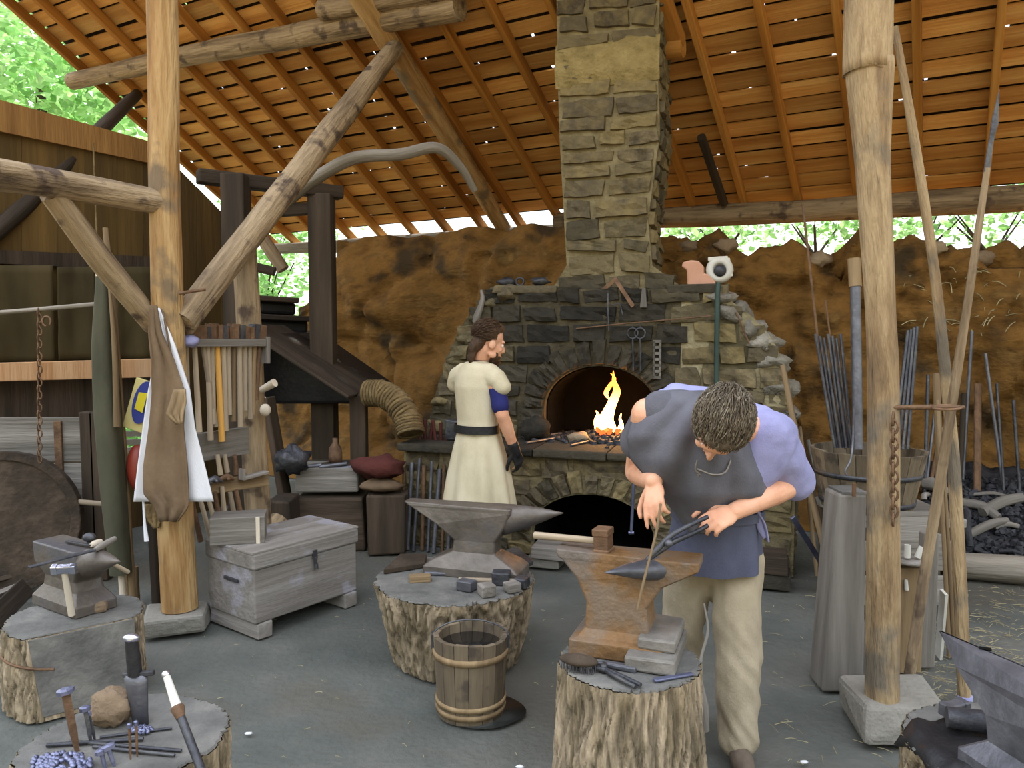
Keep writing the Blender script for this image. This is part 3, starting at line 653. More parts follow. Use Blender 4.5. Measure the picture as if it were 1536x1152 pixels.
# daubed yellow mortar band near the top
def daub(x, z, h): return FP(x, CY - .03 - h, z)
mb = MB(); x0, x1 = spans(cl, (zp0 + zp1) / 2)[0]
vs = []; nx, nz = 26, 12
for i in range(nx + 1):
    for j in range(nz + 1):
        u, v = i / nx, j / nz; x = lerp(x0 - .012, x1 + .02, u); z = lerp(zp0, zp1, v) + .03 * noise.noise(Vector((u * 5, v, 1)))
        e = min(1, min(v, 1 - v) * 5) ; vs.append(FP(x, CY - .012 - e * (.028 + .03 * noise.noise(Vector((x * 9, z * 11, 2)))), z))
mb.add(vs, [(i * (nz + 1) + j, (i + 1) * (nz + 1) + j, (i + 1) * (nz + 1) + j + 1, i * (nz + 1) + j + 1) for i in range(nx) for j in range(nz)], sm=True)
mk('daubed_mortar', mb, mt['plaster'], forge)
# ledge blocks on the hood
mb = MB(); q0 = FL(1000, 440, HY - .03); q1 = FL(1080, 424, HY - .03)
mb.box(FP((q0[0] + q1[0]) / 2, HY + .25, (q0[1] + q1[1]) / 2), (q1[0] - q0[0], .56, q1[1] - q0[1]), Matrix.Rotation(-PF, 3, 'Z'), jit=.008)
mk('ledge_slab', mb, mt['stoned'], forge, bevel=.012)
mb = MB(); q0 = FL(738, 440, HY - .03); q1 = FL(835, 428, HY - .03)
mb.box(FP((q0[0] + q1[0]) / 2, HY + .25, (q0[1] + q1[1]) / 2), (q1[0] - q0[0], .56, q1[1] - q0[1]), Matrix.Rotation(-PF, 3, 'Z'), jit=.012)
mk('ledge_slab', mb, mt['stone'], forge, bevel=.015)
# ---------------------------------------------------------------- fire, coals
fb = FL(912, 660, HY); fx = fb[0]
coal = MB(); rgc = random.Random(2)
for i in range(420):
    r = rgc.gauss(0, .2); x = fx + rgc.gauss(-.05, .22); y = HY + .1 + rgc.gauss(.02, .13); h = max(0, .07 - ((x - fx) ** 2 + (y - HY - .12) ** 2) * .9)
    if x > ocx + orx - .04 and y > HY - .08: continue
    if x < ocx - orx + .04 and y > HY - .08: continue
    if y < .06 or y > HY + .6: continue
    coal.ball(FP(x, y, HZ + h * rgc.uniform(.2, 1)), rgc.uniform(.014, .034), n=6, m=4, jit=.6, sm=False)
o = one('coal', coal, mt['coal'], 'bed of black coal heaped on the forge hearth around the fire', 'coal'); o['kind'] = 'stuff'
emb = MB()
for i in range(46): emb.ball(FP(fx + rgc.gauss(-.02, .07), HY + .1 + rgc.gauss(0, .06), HZ + .055 + rgc.uniform(0, .03)), rgc.uniform(.012, .025), n=6, m=4, jit=.6)
o = one('ember', emb, mt['ember'], 'glowing red embers under the flame', 'embers'); o['kind'] = 'stuff'
fire = thing('fire', 'tall bright yellow flame burning in the forge opening', 'fire', FP(fx, HY + .12, HZ + .03))
def flame(pts, rad, mat, name):
    mb = MB(); mb.tube([FP(*p) for p in pts], rad, 10, seg=6, jit=.35, sq=(1, .6), up=f2_, jf=40); z0 = FP(0, 0, HZ).z
    for i, p in enumerate(mb.v): mb.co[i] = Vector((p.x, p.y, p.z - z0))
    mk(name, mb, mt[mat], fire)
fy = HY + .12
def fq(px, py): x, z = FL(px, py, fy); return (x, fy, z)
flame([fq(912, 662), fq(910, 645), fq(909, 628), fq(917, 608), fq(925, 588), fq(921, 572), fq(920, 556)], [.05, .078, .062, .034, .03, .016, .002], 'flame', 'flame_tongue')
flame([fq(905, 660), fq(900, 645), fq(895, 632), fq(897, 622), fq(894, 616)], [.03, .036, .022, .012, .002], 'flame', 'flame_tongue')
flame([fq(922, 660), fq(930, 648), fq(932, 636), fq(930, 628), fq(932, 620)], [.028, .03, .018, .009, .002], 'flame', 'flame_tongue')
flame([fq(914, 600), fq(909, 590), fq(915, 578), fq(922, 568), fq(916, 560)], [.004, .02, .016, .01, .002], 'flame', 'flame_tongue')
flame([fq(912, 662), fq(911, 648), fq(910, 634), fq(914, 618)], [.04, .06, .045, .006], 'core', 'flame_core')
ld = bpy.data.lights.new('fire_glow', 'POINT'); lo_ = bpy.data.objects.new('fire_glow', ld); C.objects.link(lo_)
ld.energy = 9; ld.color = (1, .5, .18); ld.shadow_soft_size = .08; lo_.location = FP(fx, fy - .02, HZ + .2)
# irons on the hearth
def bar(name, p0, p1, r, mat, label, cat='rod', n=8, group=None):
    mb = MB(); mb.tube([p0, p1], r, n); return one(name, mb, mt[mat], label, cat, group)
def hp(px, py, h=.012): return G(px, py, HZ + h)
for i, (a, b, l) in enumerate((((772, 652), (808, 661), 'short iron bar nearest the gloved hand on the hearth'), ((790, 664), (852, 654), 'iron bar lying crosswise on the left of the hearth'), ((812, 649), (850, 663), 'thin iron bar behind the crosswise bar on the hearth'), ((800, 655), (842, 650), 'rear iron bar on the hearth at left'), ((856, 668), (884, 662), 'stub of iron near the hearth edge below the coals'))):
    bar('iron_bar', hp(*a), hp(*b), .011, 'steel', l, 'bar')
mb = MB(); mb.ball(hp(868, 657, .03), (.09, .06, .05), jit=.5, jf=1.5); one('clinker', mb, mt['rock'], 'pinkish grey lump of clinker left of the flame', 'clinker')
mb = MB(); mb.ball(FP(FL(806, 655, HY - .05)[0], HY - .08, HZ + .09), (.13, .08, .1), n=14, m=10, jit=.4, jf=1.5); one('stone', mb, mt['stoned'], 'dark boulder standing left of the fire opening on the hearth', 'stone')
# ---------------------------------------------------------------- things on and against the forge
bl = FP(*((lambda q: (q[0], HY + .15, q[1]))(FL(1050, 424, HY + .15))))
blower = thing('blower', 'orange and white electric blower standing on the forge top', 'blower', bl)
def bp_(px, py, y=HY + .15): x, z = FL(px, py, y); return FP(x, y, z)
ms = lambda px: px * 5.6 / FOC
mb = MB(); mb.prism([bp_(*p, HY + .08) for p in ((1031, 430), (1030, 405), (1022, 400), (1024, 393), (1036, 390), (1048, 391), (1056, 400), (1056, 410), (1070, 412), (1074, 428))], f2_ * .13); mk('motor_body', mb, mt['orange'], blower, bevel=.012)
mb = MB(); Rl = Matrix((f1_, Z, -f2_)).transposed()
mb.lathe(bp_(1080, 406, HY + .2), [(0, 0), (.085, 0), (.1, .02), (.1, .1), (.085, .12), (.05, .125), (.045, .1), (0, .1)], 24, R=Rl); mk('fan_housing', mb, mt['offwhite'], blower)
mb = MB(); mb.lathe(bp_(1080, 406, HY + .08), [(0, -.002), (.045, 0), (.045, .012), (0, .014)], 20, R=Rl); mk('air_inlet', mb, mt['iron'], blower)
mb = MB(); mb.beam(bp_(1062, 389, HY + .1), bp_(1092, 387, HY + .1), .03, .03); mb.beam(bp_(1091, 387, HY + .1), bp_(1096, 415, HY + .1), .035, .02); mk('air_outlet', mb, mt['offwhite'], blower, bevel=.006)
mb = MB(); mb.tube([bp_(1078, 424, HY - .06), bp_(1076, 450, HY - .07), bp_(1075, 560, HY - .07), bp_(1076, 660, HY - .08)], [.018, .02, .02, .02], 10, seg=3)
one('blast_pipe', mb, mt['teal'], 'dark green upright pipe running down the forge front from the blower', 'pipe')
hs = HY - .055
def hq(px, py, y=None): x, z = FL(px, py, hs if y is None else y); return FP(x, hs if y is None else y, z)
mb = MB(); mb.beam(hq(903, 436, HY), hq(924, 419, HY), .03, .018, f2_); mb.beam(hq(922, 417, HY), hq(950, 460), .03, .018, f2_); one('angle_bracket', mb, mt['rust'], 'rusty bent iron angle leaning on the hood under the chimney', 'bracket')
mb = MB(); mb.prism([hq(960, 461), hq(963, 432), hq(968, 432), hq(970, 461)], f2_ * .03); one('wedge', mb, mt['wgrey'], 'small grey wedge standing on the hood front', 'wedge')
mb = MB(); mb.tube([hq(864, 493), hq(930, 486), hq(1000, 480), hq(1068, 474)], .006, 6); one('hanging_rail', mb, mt['rust'], 'long thin iron rail across the forge hood above the fire', 'rail')
for i, (cx, l) in enumerate(((949, 'left iron ring tool hanging by the fire opening'), (960, 'right iron ring tool hanging by the fire opening'))):
    mb = MB(); c = hq(cx, 500); mb.tube([c + (f1_ * math.cos(a) + Z * math.sin(a)) * .04 for a in [k * math.pi / 8 for k in range(17)]], .007, 6, caps=False); mb.tube([c - Z * .04, hq(cx + 1, 556)], .008, 6)
    mb.tube([c + Z * .04, hq(cx, 484)], .004, 5); one('ring_tool', mb, mt['iron'], l, 'tool')
mb = MB(); a, b = hq(980, 512), hq(992, 566); x0, x1 = FL(980, 512, hs)[0], FL(992, 512, hs)[0]; z0, z1 = FL(985, 566, hs)[1], FL(985, 512, hs)[1]
for xx in (x0, x1 - .014): mb.box(FP(xx + .007, hs, (z0 + z1) / 2), (.014, .012, z1 - z0), Matrix.Rotation(-PF, 3, 'Z'))
for k in range(7): mb.box(FP((x0 + x1) / 2, hs, lerp(z0, z1, k / 6)), (x1 - x0, .012, .02), Matrix.Rotation(-PF, 3, 'Z'))
one('pierced_strap', mb, mt['wgrey'], 'grey pierced strap hanging right of the fire opening', 'strap')
mb = MB(); mb.tube([hq(912, 430, HY), hq(912, 470), hq(913, 496)], .005, 6); mb.tube([hq(916, 458), hq(930, 455), hq(934, 472)], .005, 6); one('hook', mb, mt['iron'], 'thin iron hook hanging in front of the hood centre', 'hook')
mb = MB(); mb.tube([hq(1104, 468), hq(1124, 516)], .007, 6); one('thin_rod', mb, mt['rust'], 'short thin rod leaning on the right shoulder of the hood', 'rod')
mb = MB(); mb.tube([hq(722, 436, HY), hq(724, 450), hq(716, 475), hq(712, 484)], [.012, .02, .03, .02], 8, seg=3, jit=.3); one('driftwood_stick', mb, mt['wgrey'], 'crooked grey stick above the head of the man in cream', 'stick')
for i, (px, l) in enumerate(((762, 'first iron tool on the left ledge of the hood'), (782, 'ring-shaped iron tool on the left ledge of the hood'), (812, 'dark iron lump on the left ledge beside the chimney'))):
    q = FL(px, 428, HY + .1); mb = MB(); c = FP(q[0], HY + .06, FL(786, 428, HY - .03)[1] + .035)
    if i == 1: mb.tube([c + (f1_ * math.cos(a) + Z * math.sin(a)) * .032 for a in [k * math.pi / 7 for k in range(15)]], .01, 6, caps=False)
    else: mb.ball(c, (.08, .04, .034), n=10, m=7, jit=.6, R=Matrix.Rotation(.2, 3, 'Z'))
    one('iron_tool', mb, mt['iron'], l, 'tool')
mb = MB(); c0 = hq(951, 712, -.07); c1 = hq(947, 798, -.07); mb.tube([c0, c1], .011, 8); mb.tube([hq(943, 799, -.07), hq(951, 799, -.07)], .012, 8); mb.tube([c0, hq(951, 705, -.03)], .006, 6)
one('poker', mb, mt['blued'], 'bright steel poker hanging before the forge base', 'poker')
mb = MB(); cc = hq(1184, 640, HY - .1); mb.tube([cc + (f1_ * math.cos(k * .7) + f2_ * math.sin(k * .7)) * .045 + Z * (k * .0035 - .1) for k in range(58)], .009, 6); one('coil_spring', mb, mt['iron'], 'dark coil spring standing at the right end of the hearth', 'spring')
# blocks in front of the ash hole
for i, (px, py, w_, h_, d_, mat, l) in enumerate(((820, 850, .24, .07, .2, 'stonel', 'pale block on the floor before the ash hole, lower of the stack'), (836, 828, .3, .09, .25, 'wgrey', 'grey block on top of the pale block by the ash hole'), (1158, 862, .22, .1, .2, 'stoned', 'dark low block at the right foot of the forge'), (1150, 838, .26, .12, .22, 'wdark', 'dark box on the low block at the right foot of the forge'))):
    mb = MB(); b_ = FP(FL(px, py, -.16)[0], -.2, (.004 if i in (0, 2) else (.076 if i == 1 else .106)) + h_ / 2); mb.box(b_, (w_, d_, h_), Matrix.Rotation(-PF, 3, 'Z'), jit=.006); one('block', mb, mt[mat], l, 'block', bevel=.008)
# ================================================================ STUMPS, ANVILS AND WHAT LIES ON THEM
def stump(label, c, rt, rb, h, flat=None, mtop='endgrain', amp=.045, sq=1.0, yaw=0, zb=0.0):
    c = Vector((c[0], c[1], zb)); t = thing('tree_stump', label, 'stump', c); n, m = 260, 36; sd = rnd(0, 50); vs = []; co = []; rv = []
    def rad(a, z):
        u = (z - zb) / h; r = lerp(rb, rt, u ** .8) * (1 + .06 * noise.noise(Vector((math.cos(a) * 1.2 + sd, math.sin(a) * 1.2, u))))
        wv = .12 * noise.noise(Vector((a * 2, u * 3, sd))); g = noise.noise(Vector((math.cos(a + wv) * 12 + sd, math.sin(a + wv) * 12, u * 2.4))); g2 = noise.noise(Vector((math.cos(a + wv) * 24 + sd, math.sin(a + wv) * 24, u * 5)))
        r *= 1 + amp * (min(abs(g) * 3, .8) - .5) * 1.3 + amp * (min(abs(g2) * 3, .8) - .5) * .7; rv.append(min(1, max(0, .1 + .75 * min(abs(g) * 3.2, 1) * (.55 + .45 * min(abs(g2) * 3.5, 1)) + .25 * noise.noise(Vector((math.cos(a) * 3, math.sin(a) * 3, u * 3 + sd))))))
        x, y = math.cos(a) * r, math.sin(a) * r * sq
        if flat:
            d = x * math.cos(flat[0]) + y * math.sin(flat[0])
            if d > flat[1] * lerp(1.15, 1, u): k = d - flat[1] * lerp(1.15, 1, u); x -= math.cos(flat[0]) * k; y -= math.sin(flat[0]) * k
        return Vector((c.x + x, c.y + y, z))
    for i in range(m + 1):
        for k in range(n):
            a = 2 * math.pi * k / n; p = rad(a, zb + h * i / m); vs.append(p); co.append((p.x - c.x, p.y - c.y, p.z))
    mb = MB(); mb.add(vs, [(i * n + k, i * n + (k + 1) % n, (i + 1) * n + (k + 1) % n, (i + 1) * n + k) for i in range(m) for k in range(n)], co, .5, True); mb.t = [(rv[i * n + k] + rv[(i + 1) * n + (k + 1) % n]) / 2 for i in range(m) for k in range(n)]; mk('bark', mb, mt['bark'], t)
    mb = MB(); top = vs[m * n:]; ctr = Vector((c.x, c.y, zb + h)); R = []
    for q in (1.0, .97, .7, .4): R += [ctr + (p - ctr) * q * (.985 if q == 1 else 1) + Z * (.004 * noise.noise(p * 9 * q) + (0 if q == 1 else .006)) for p in top]
    R.append(ctr + Z * .006); fs = [(i * n + k, i * n + (k + 1) % n, (i + 1) * n + (k + 1) % n, (i + 1) * n + k) for i in range(3) for k in range(n)] + [(3 * n + k, 3 * n + (k + 1) % n, 4 * n) for k in range(n)]
    mb.add(R, fs, None, .5); mk('sawn_top', mb, mt[mtop], t)
    if flat:
        a = flat[0]; d = flat[1]; ax = Vector((-math.sin(a), math.cos(a), 0)); o = Vector((math.cos(a), math.sin(a), 0)); w2 = math.sqrt(max(0, rt * rt - d * d)) * .97
        P = [c + o * (d * 1.15 + .004) + ax * w2 + Z * .02, c + o * (d * 1.15 + .004) - ax * w2 * .8 + Z * .02, c + o * (d + .004) - ax * w2 + Z * (h - .004), c + o * (d + .004) + ax * w2 + Z * (h - .004)]
        mb = MB(); mb.prism(P, -o * .01); mk('split_face', mb, mt['endgrain'], t, bevel=.003)
    return t
def rrect(o, x, y, z, x0, x1, w0, w1, b):
    pts = []
    for (xx, yy, sx, sy) in ((x0, -w0 / 2, 1, 1), (x1, -w1 / 2, -1, 1), (x1, w1 / 2, -1, -1), (x0, w0 / 2, 1, -1)):
        p = [(xx + sx * b, yy), (xx, yy + sy * b)]
        if (sx, sy) in ((1, 1), (-1, -1)): p.reverse()
        pts += p
    return [o + x * a + y * c_ + Z * z for a, c_ in pts]
def anvil(label, A, B, zb, rings, mat, horn=None, feet=None, extra=None, name='anvil'):
    """A-B: the ends of the face (world); rings: (z fraction, x0, x1, w at x0, w at x1) from the foot up, x as a fraction of A-B"""
    x = Vector((B.x - A.x, B.y - A.y, 0)); L = x.length; x.normalize(); y = Vector((-x.y, x.x, 0)); H_ = A.z - zb; o = Vector((A.x, A.y, zb))
    m = o + x * L / 2; t = thing(name, label, 'anvil', m)
    mb = MB(); mb.loft([rrect(o, x, y, z * H_, a * L, b * L, w0, w1, .008) for z, a, b, w0, w1 in rings], sm=False); mk('body', mb, mt[mat], t, bevel=.006)
    if horn:
        a0, a1, w, dz, zt = horn; R = []; mb = MB()
        for i in range(9):
            u = i / 8; k = max(.03, (1 - u ** 1.5)); r = w / 2 * k; zc = H_ * zt - lerp(dz / 2, .012, u ** .8); rz = dz / 2 * k
            R.append([o + x * lerp(a0, a1, u) * L + y * (r * math.cos(q)) + Z * (zc + rz * math.sin(q)) for q in [2 * math.pi * k2 / 16 for k2 in range(16)]])
        mb.loft(R); mk('horn', mb, mt[mat], t)
    return t, o, x, y, L, H_
# --- centre anvil
zc_st = .40; cs = Vector((W(683, 900, 3.84).x, 3.84, 0))
stump('wide bark-covered stump under the middle anvil', cs, .40, .31, zc_st, amp=.05)
zf = .766; A = G(610, 749, zf); B = G(845, 766, zf)
anvil('grey steel anvil on the wide middle stump, horn pointing right', A, B, zc_st + .006,
      [(0, .16, .76, .22, .22), (.12, .16, .76, .22, .22), (.2, .2, .72, .19, .19), (.34, .33, .60, .13, .13), (.5, .34, .60, .12, .12), (.72, .22, .66, .13, .13), (.93, .05, .70, .1, .14), (.95, .03, .70, .1, .14), (1, 0, .70, .09, .14)], 'anvil', horn=(.64, 1.0, .13, .15, 1.0))
def stone_block(name, px, py, z, size, yaw, mat, label, cat, tilt=0, bev=.006):
    p = G(px, py, z); mb = MB(); mb.box(p + Z * size[2] / 2, size, Matrix.Rotation(yaw, 3, 'Z') @ Matrix.Rotation(tilt, 3, 'X'), jit=.002); return one(name, mb, mt[mat], label, cat, bevel=bev)
zs_ = zc_st + .008
stone_block('wooden_block', 630, 872, zs_, (.11, .05, .035), .2, 'wtan', 'split brown block at the left front of the middle stump', 'block')
stone_block('iron_block', 660, 862, zs_, (.16, .05, .02), -.1, 'steel', 'flat steel bar piece lying left front of the middle anvil', 'block')
stone_block('swage', 700, 885, zs_, (.085, .06, .05), -.5, 'steel', 'square steel tool with bright edge on the middle stump', 'tool')
stone_block('swage', 730, 893, zs_, (.07, .08, .055), .35, 'wgrey', 'grey cube tipped at the front edge of the middle stump', 'tool')
stone_block('swage', 752, 876, zs_, (.09, .065, .065), -.1, 'iron', 'dark block right of the grey cube on the middle stump', 'tool')
stone_block('swage', 768, 887, zs_, (.07, .065, .045), .5, 'wgrey', 'small tan block near the right edge of the middle stump', 'tool')
stone_block('swage', 783, 880, zs_, (.06, .075, .05), -.4, 'iron', 'black block at the far right of the middle stump top', 'tool')
mb = MB(); mb.tube([G(688, 870, zs_ + .02), G(772, 872, zs_ + .02)], .014, 8); one('wooden_shaft', mb, mt['handle'], 'wooden shaft lying before the foot of the middle anvil', 'shaft')
mb = MB(); mb.prism([G(770, 858, zs_), G(752, 835, zs_), G(775, 826, zs_), G(800, 848, zs_)], Z * .03); one('leather_pad', mb, mt['iron'], 'flat dark plate right behind the foot of the middle anvil', 'plate', bevel=.006)
mb = MB(); mb.prism([G(575, 862, zs_), G(600, 838, zs_), G(640, 838, zs_), G(638, 852, zs_)], Z * .03); one('leather_pad', mb, mt['wdark'], 'flat dark plate on the left of the middle stump', 'plate', bevel=.006)
# --- smith's anvil on the near stump
ns = Vector((W(944, 1000, 2.63).x, 2.63, 0)); zn = .5
stump('pale rough-barked stump under the rusty anvil, in front of the smith', ns, .245, .275, zn, amp=.05)
zf2 = .865; A = G(838, 817, zf2); B = G(1052, 838, zf2)
t, o, x, y, L, Hh = anvil('rusty brown block anvil at which the bending smith works', A, B, zn + .008,
      [(0, .14, .80, .25, .25), (.15, .14, .80, .25, .25), (.18, .2, .71, .2, .2), (.25, .235, .68, .17, .17), (.5, .24, .66, .155, .155), (.72, .17, .76, .14, .14), (.9, .05, .98, .12, .15), (.92, .02, 1, .12, .15), (1, 0, 1, .11, .15)], 'anvilr')
# stubby side horn towards the viewer, square shoulder steps at the foot
mb = MB(); R = []; ho = o + x * L * .76 + y * .005 + Z * Hh * .87; hd = (G(908, 859, zf2 - .012) - ho); hx, hy, hz = frame(hd)
for i in range(8):
    u = i / 7; k = max(.05, 1 - u ** 1.6); R.append([ho + hd * u + hx * (.062 * k * math.cos(q)) + hy * ((.045 * k) * math.sin(q)) for q in [2 * math.pi * j / 14 for j in range(14)]])
mb.loft(R); mk('horn', mb, mt['steel'], t)
RA = Matrix((x, y, Z)).transposed()
mb = MB(); mb.box(o + x * L * .72 - y * .03 + Z * Hh * .075, (.17, .32, Hh * .15), RA, jit=.003); mk('foot', mb, mt['paleiron'], t, bevel=.008)
mb = MB(); mb.box(o + x * L * .74 - y * .0 + Z * Hh * .21, (.13, .25, Hh * .12), RA, jit=.003); mk('foot', mb, mt['paleiron'], t, bevel=.008)
mb = MB(); mb.box(o + x * L * .55 - y * .074 + Z * Hh * .38, (.022, .006, .03), RA); mk('punched_hole', mb, mt['soot'], t)
# hammer on the heel
def hammer(label, a, b, rh, head, hs, mat='steel', hm='handle', up=Z, group=None, name='hammer'):
    a = Vector(a); b = Vector(b); t = thing(name, label, 'hammer', (a + b) / 2, group)
    mb = MB(); mb.tube([a, lerp(a, b, .5), b], [rh * 1.1, rh, rh * .9], 10, seg=3); mk('handle', mb, mt[hm], t)
    hx, hy, hz = frame(b - a, up); Rm = Matrix((hx, hy, hz)).transposed(); mb = MB()
    mb.box(b, (hs[0] * .55, hs[1], hs[2]), Rm)
    for s in (-1, 1): mb.box(b + hx * s * hs[0] * .37, (hs[0] * .26, hs[1] * 1.12, hs[2] * 1.12), Rm)
    mk('head', mb, mt[mat], t, bevel=.004); return t
hammer('sledge hammer with worn handle lying on the left end of the rusty anvil', G(802, 803, zf2 + .022), G(905, 812, zf2 + .034), .013, None, (.1, .06, .055), 'rust', 'handle', up=Vector((0, 0, 1)).cross(Vector((1, 0, 0))))
# wire brush
bc = G(868, 990, zn + .045); t = thing('wire_brush', 'oval wire brush with dark wooden back on the near stump', 'brush', bc - Z * .03); Rb = Matrix.Rotation(-.35, 3, 'Z')
mb = MB(); mb.ball(bc, (.068, .036, .018), n=20, m=10, R=Rb); mk('brush_back', mb, mt['wdark'], t)
mb = MB()
for i in range(90):
    a = rnd(0, 6.28); r = math.sqrt(rnd(0, 1)); p = bc + Rb @ Vector((.06 * r * math.cos(a), .03 * r * math.sin(a), -.008)); mb.tube([p, p + Vector((rnd(-.004, .004), rnd(-.004, .004), -.027))], .0013, 4)
o_ = mk('bristles', mb, mt['steel'], t); o_['kind'] = 'stuff'
def tongs(label, piv, dh, dj, spread, r, mat='iron', lh=.3, lj=.09, grips=None):
    dh = Vector(dh).normalized(); dj = Vector(dj).normalized(); side = dh.cross(Z).normalized(); t = thing('tongs', label, 'tongs', piv)
    for s in (-1, 1):
        mb = MB(); mb.tube([piv + dj * lj + side * s * .004, piv + dj * lj * .55 - side * s * .022, piv - side * s * .006, piv + dh * lh * .3 + side * s * spread * .6, piv + dh * lh + side * s * spread], [r * .9, r * 1.1, r * 1.3, r, r * .9], 8, seg=5); mk('arm', mb, mt[mat], t)
    mb = MB(); mb.lathe(piv, [(0, -r * 2), (r * 1.4, -r * 2), (r * 1.4, r * 2), (0, r * 2)], 10); mk('rivet', mb, mt[mat], t); return t
p_ = G(905, 1003, zn + .02); tongs('plier tongs with two long handles lying on the near stump', p_, G(955, 1028, zn + .02) - p_, G(893, 993, zn + .02) - p_, .012, .008, 'iron', lh=.16, lj=.05)
stone_block('iron_block', 932, 1004, zn + .008, (.11, .03, .018), -.42, 'steel', 'grey flat bar behind the plier tongs on the near stump', 'block')
stone_block('iron_wedge', 1010, 1018, zn + .008, (.15, .02, .012), .35, 'blued', 'bluish iron strip along the right foot of the rusty anvil', 'strip')
mb = MB(); e_ = [G(1040, 1000, zn + .012), G(1052, 1010, zn - .02)]; mb.tube([W(1056, 905, 2.75), W(1062, 945, 2.72), W(1052, 985, 2.66), W(1050, 1020, 2.62), W(1056, 1060, 2.6), W(1060, 1098, 2.6)], [.004, .006, .006, .012, .02, .012], 8, seg=4, sq=(1, .3)); one('rag_strip', mb, mt['wgrey'], 'pale rag strip hanging beside the near stump and the smith', 'rag')
# --- left stump with small anvil
lc = Vector((W(116, 990, 3.43).x, 3.43, 0)); zl = .36
stump('left stump with a split grey face, small anvil on top', lc, .285, .285, zl, flat=(math.radians(-52), .19), amp=.045)
A = G(72, 806, .66); B = G(168, 846, .62); B.z = .66
anvil('small worn anvil on the left stump, horn pointing right', A, B, zl + .007, [(0, .05, .75, .2, .2), (.16, .05, .75, .2, .2), (.34, .14, .66, .14, .14), (.5, .16, .64, .13, .13), (.68, .02, .7, .15, .15), (1, 0, .66, .15, .15)], 'anvil', horn=(.6, 1.12, .15, .14, .98))
c_ = G(100, 858, .60); hammer('claw hammer with shiny head leaning on the small left anvil', G(108, 922, zl + .03), Vector((c_.x, c_.y - .02, c_.z + .02)), .014, None, (.1, .03, .035), 'bright', 'handlew')
def rasp(label, a, b, c, w, mat='iron', hm='handlew'):
    t = thing('rasp', label, 'rasp', a); mb = MB(); mb.beam(a, b, w, .008, Z); mk('blade', mb, mt[mat], t, bevel=.002)
    mb = MB(); mb.tube([b, lerp(b, c, .3), lerp(b, c, .7), c], [.01, .016, .015, .012], 10, seg=3); mk('handle', mb, mt[hm], t)
rasp('long rasp laid across the face of the small left anvil', G(44, 851, .67), G(142, 825, .675), G(172, 808, .68), .028, 'iron', 'wgrey')
rasp('small file with pale tang behind the rasp on the left anvil', G(100, 812, .67), G(136, 818, .675), G(152, 812, .68), .016, 'iron', 'handlew')
mb = MB(); p = G(134, 806, .70); mb.ball(p, (.03, .024, .022)); mb.tube([p - Z * .04, p], .012, 8); one('peg', mb, mt['iron'], 'round-headed iron peg on the small left anvil', 'peg')
mb = MB(); a_ = W(163, 843, 3.5); mb.tube([a_, W(192, 858, 3.62)], .011, 8); one('stick', mb, mt['handle'], 'short wooden stick poking out behind the small left anvil', 'stick')
mb = MB(); mb.tube([lc + Vector((-.292 * math.cos(k * .12), -.292 * math.sin(k * .12), .265 - .002 * k)) for k in range(16)], .006, 6); one('wire', mb, mt['rust'], 'wire tied around the left stump', 'wire')
stone_block('stone', 142, 916, zl + .006, (.11, .1, .05), .4, 'rock', 'brown chunk on the left stump before the small anvil', 'stone', bev=.015)
# --- front stump with spikes and dagger
fc = Vector((W(190, 1105, 2.1).x, 2.1, 0)); zfr = .5
stump('front left stump with spikes, dagger and studs on top', fc, .27, .28, zfr, amp=.04)
zt_ = zfr + .008
mb = MB(); p = G(168, 1085, zt_); mb.ball(p + Z * .05, (.062, .055, .052), n=18, m=12, jit=.35, jf=2.5); one('stone', mb, mt['rock'], 'round brown rock on the front left stump', 'stone')
def spike(label, bx, by, tx, ty, r, mat='rust', hd=.016, group=None):
    a = G(bx, by, zt_ - .004); b = W(tx, ty, a.y); t = thing('spike', label, 'spike', a, group)
    mb = MB(); mb.tube([a, lerp(a, b, .3), b], [r * .5, r * .9, r], 4 if r > .006 else 8, sm=False); mk('shank', mb, mt[mat], t)
    d = (b - a).normalized(); mb = MB(); mb.tube([b - d * .003, b + d * .007, b + d * .01], [hd, hd, hd * .5], 8, sm=False, jit=.2); mk('spike_head', mb, mt['blued'], t)
spike('thick rusty spike with flat head standing on the front left stump', 116, 1128, 98, 1038, .013, 'rust', .022)
spike('thin spike second from the left on the front left stump', 137, 1118, 128, 1064, .007, 'iron', .015)
spike('slim spike beside the thin one on the front left stump', 143, 1112, 133, 1072, .005, 'iron', .008)
spike('slender nail right of the rock on the front left stump', 196, 1140, 194, 1090, .004, 'rust', .006)
spike('slender nail rightmost of the pair on the front left stump', 206, 1136, 204, 1086, .004, 'rust', .006)
spike('short blue-headed nail near the studs on the front left stump', 172, 1150, 162, 1122, .006, 'blued', .018)
spike('short blue-headed nail behind the studs on the front left stump', 158, 1152, 152, 1128, .006, 'blued', .016)
for i, (a, b, r, l) in enumerate((((70, 1118), (215, 1108), .006, 'long thin rod across the back of the front left stump'), ((105, 1112), (272, 1126), .005, 'dark rod crossing the middle of the front left stump'), ((150, 1106), (258, 1092), .004, 'thin bent rod right of the dagger on the front left stump'), ((140, 1120), (262, 1133), .005, 'second dark rod lower on the front left stump'))):
    mb = MB(); mb.tube([G(*a, zt_ + r), G(*b, zt_ + r)], r, 7); one('iron_rod', mb, mt['iron'], l, 'rod')
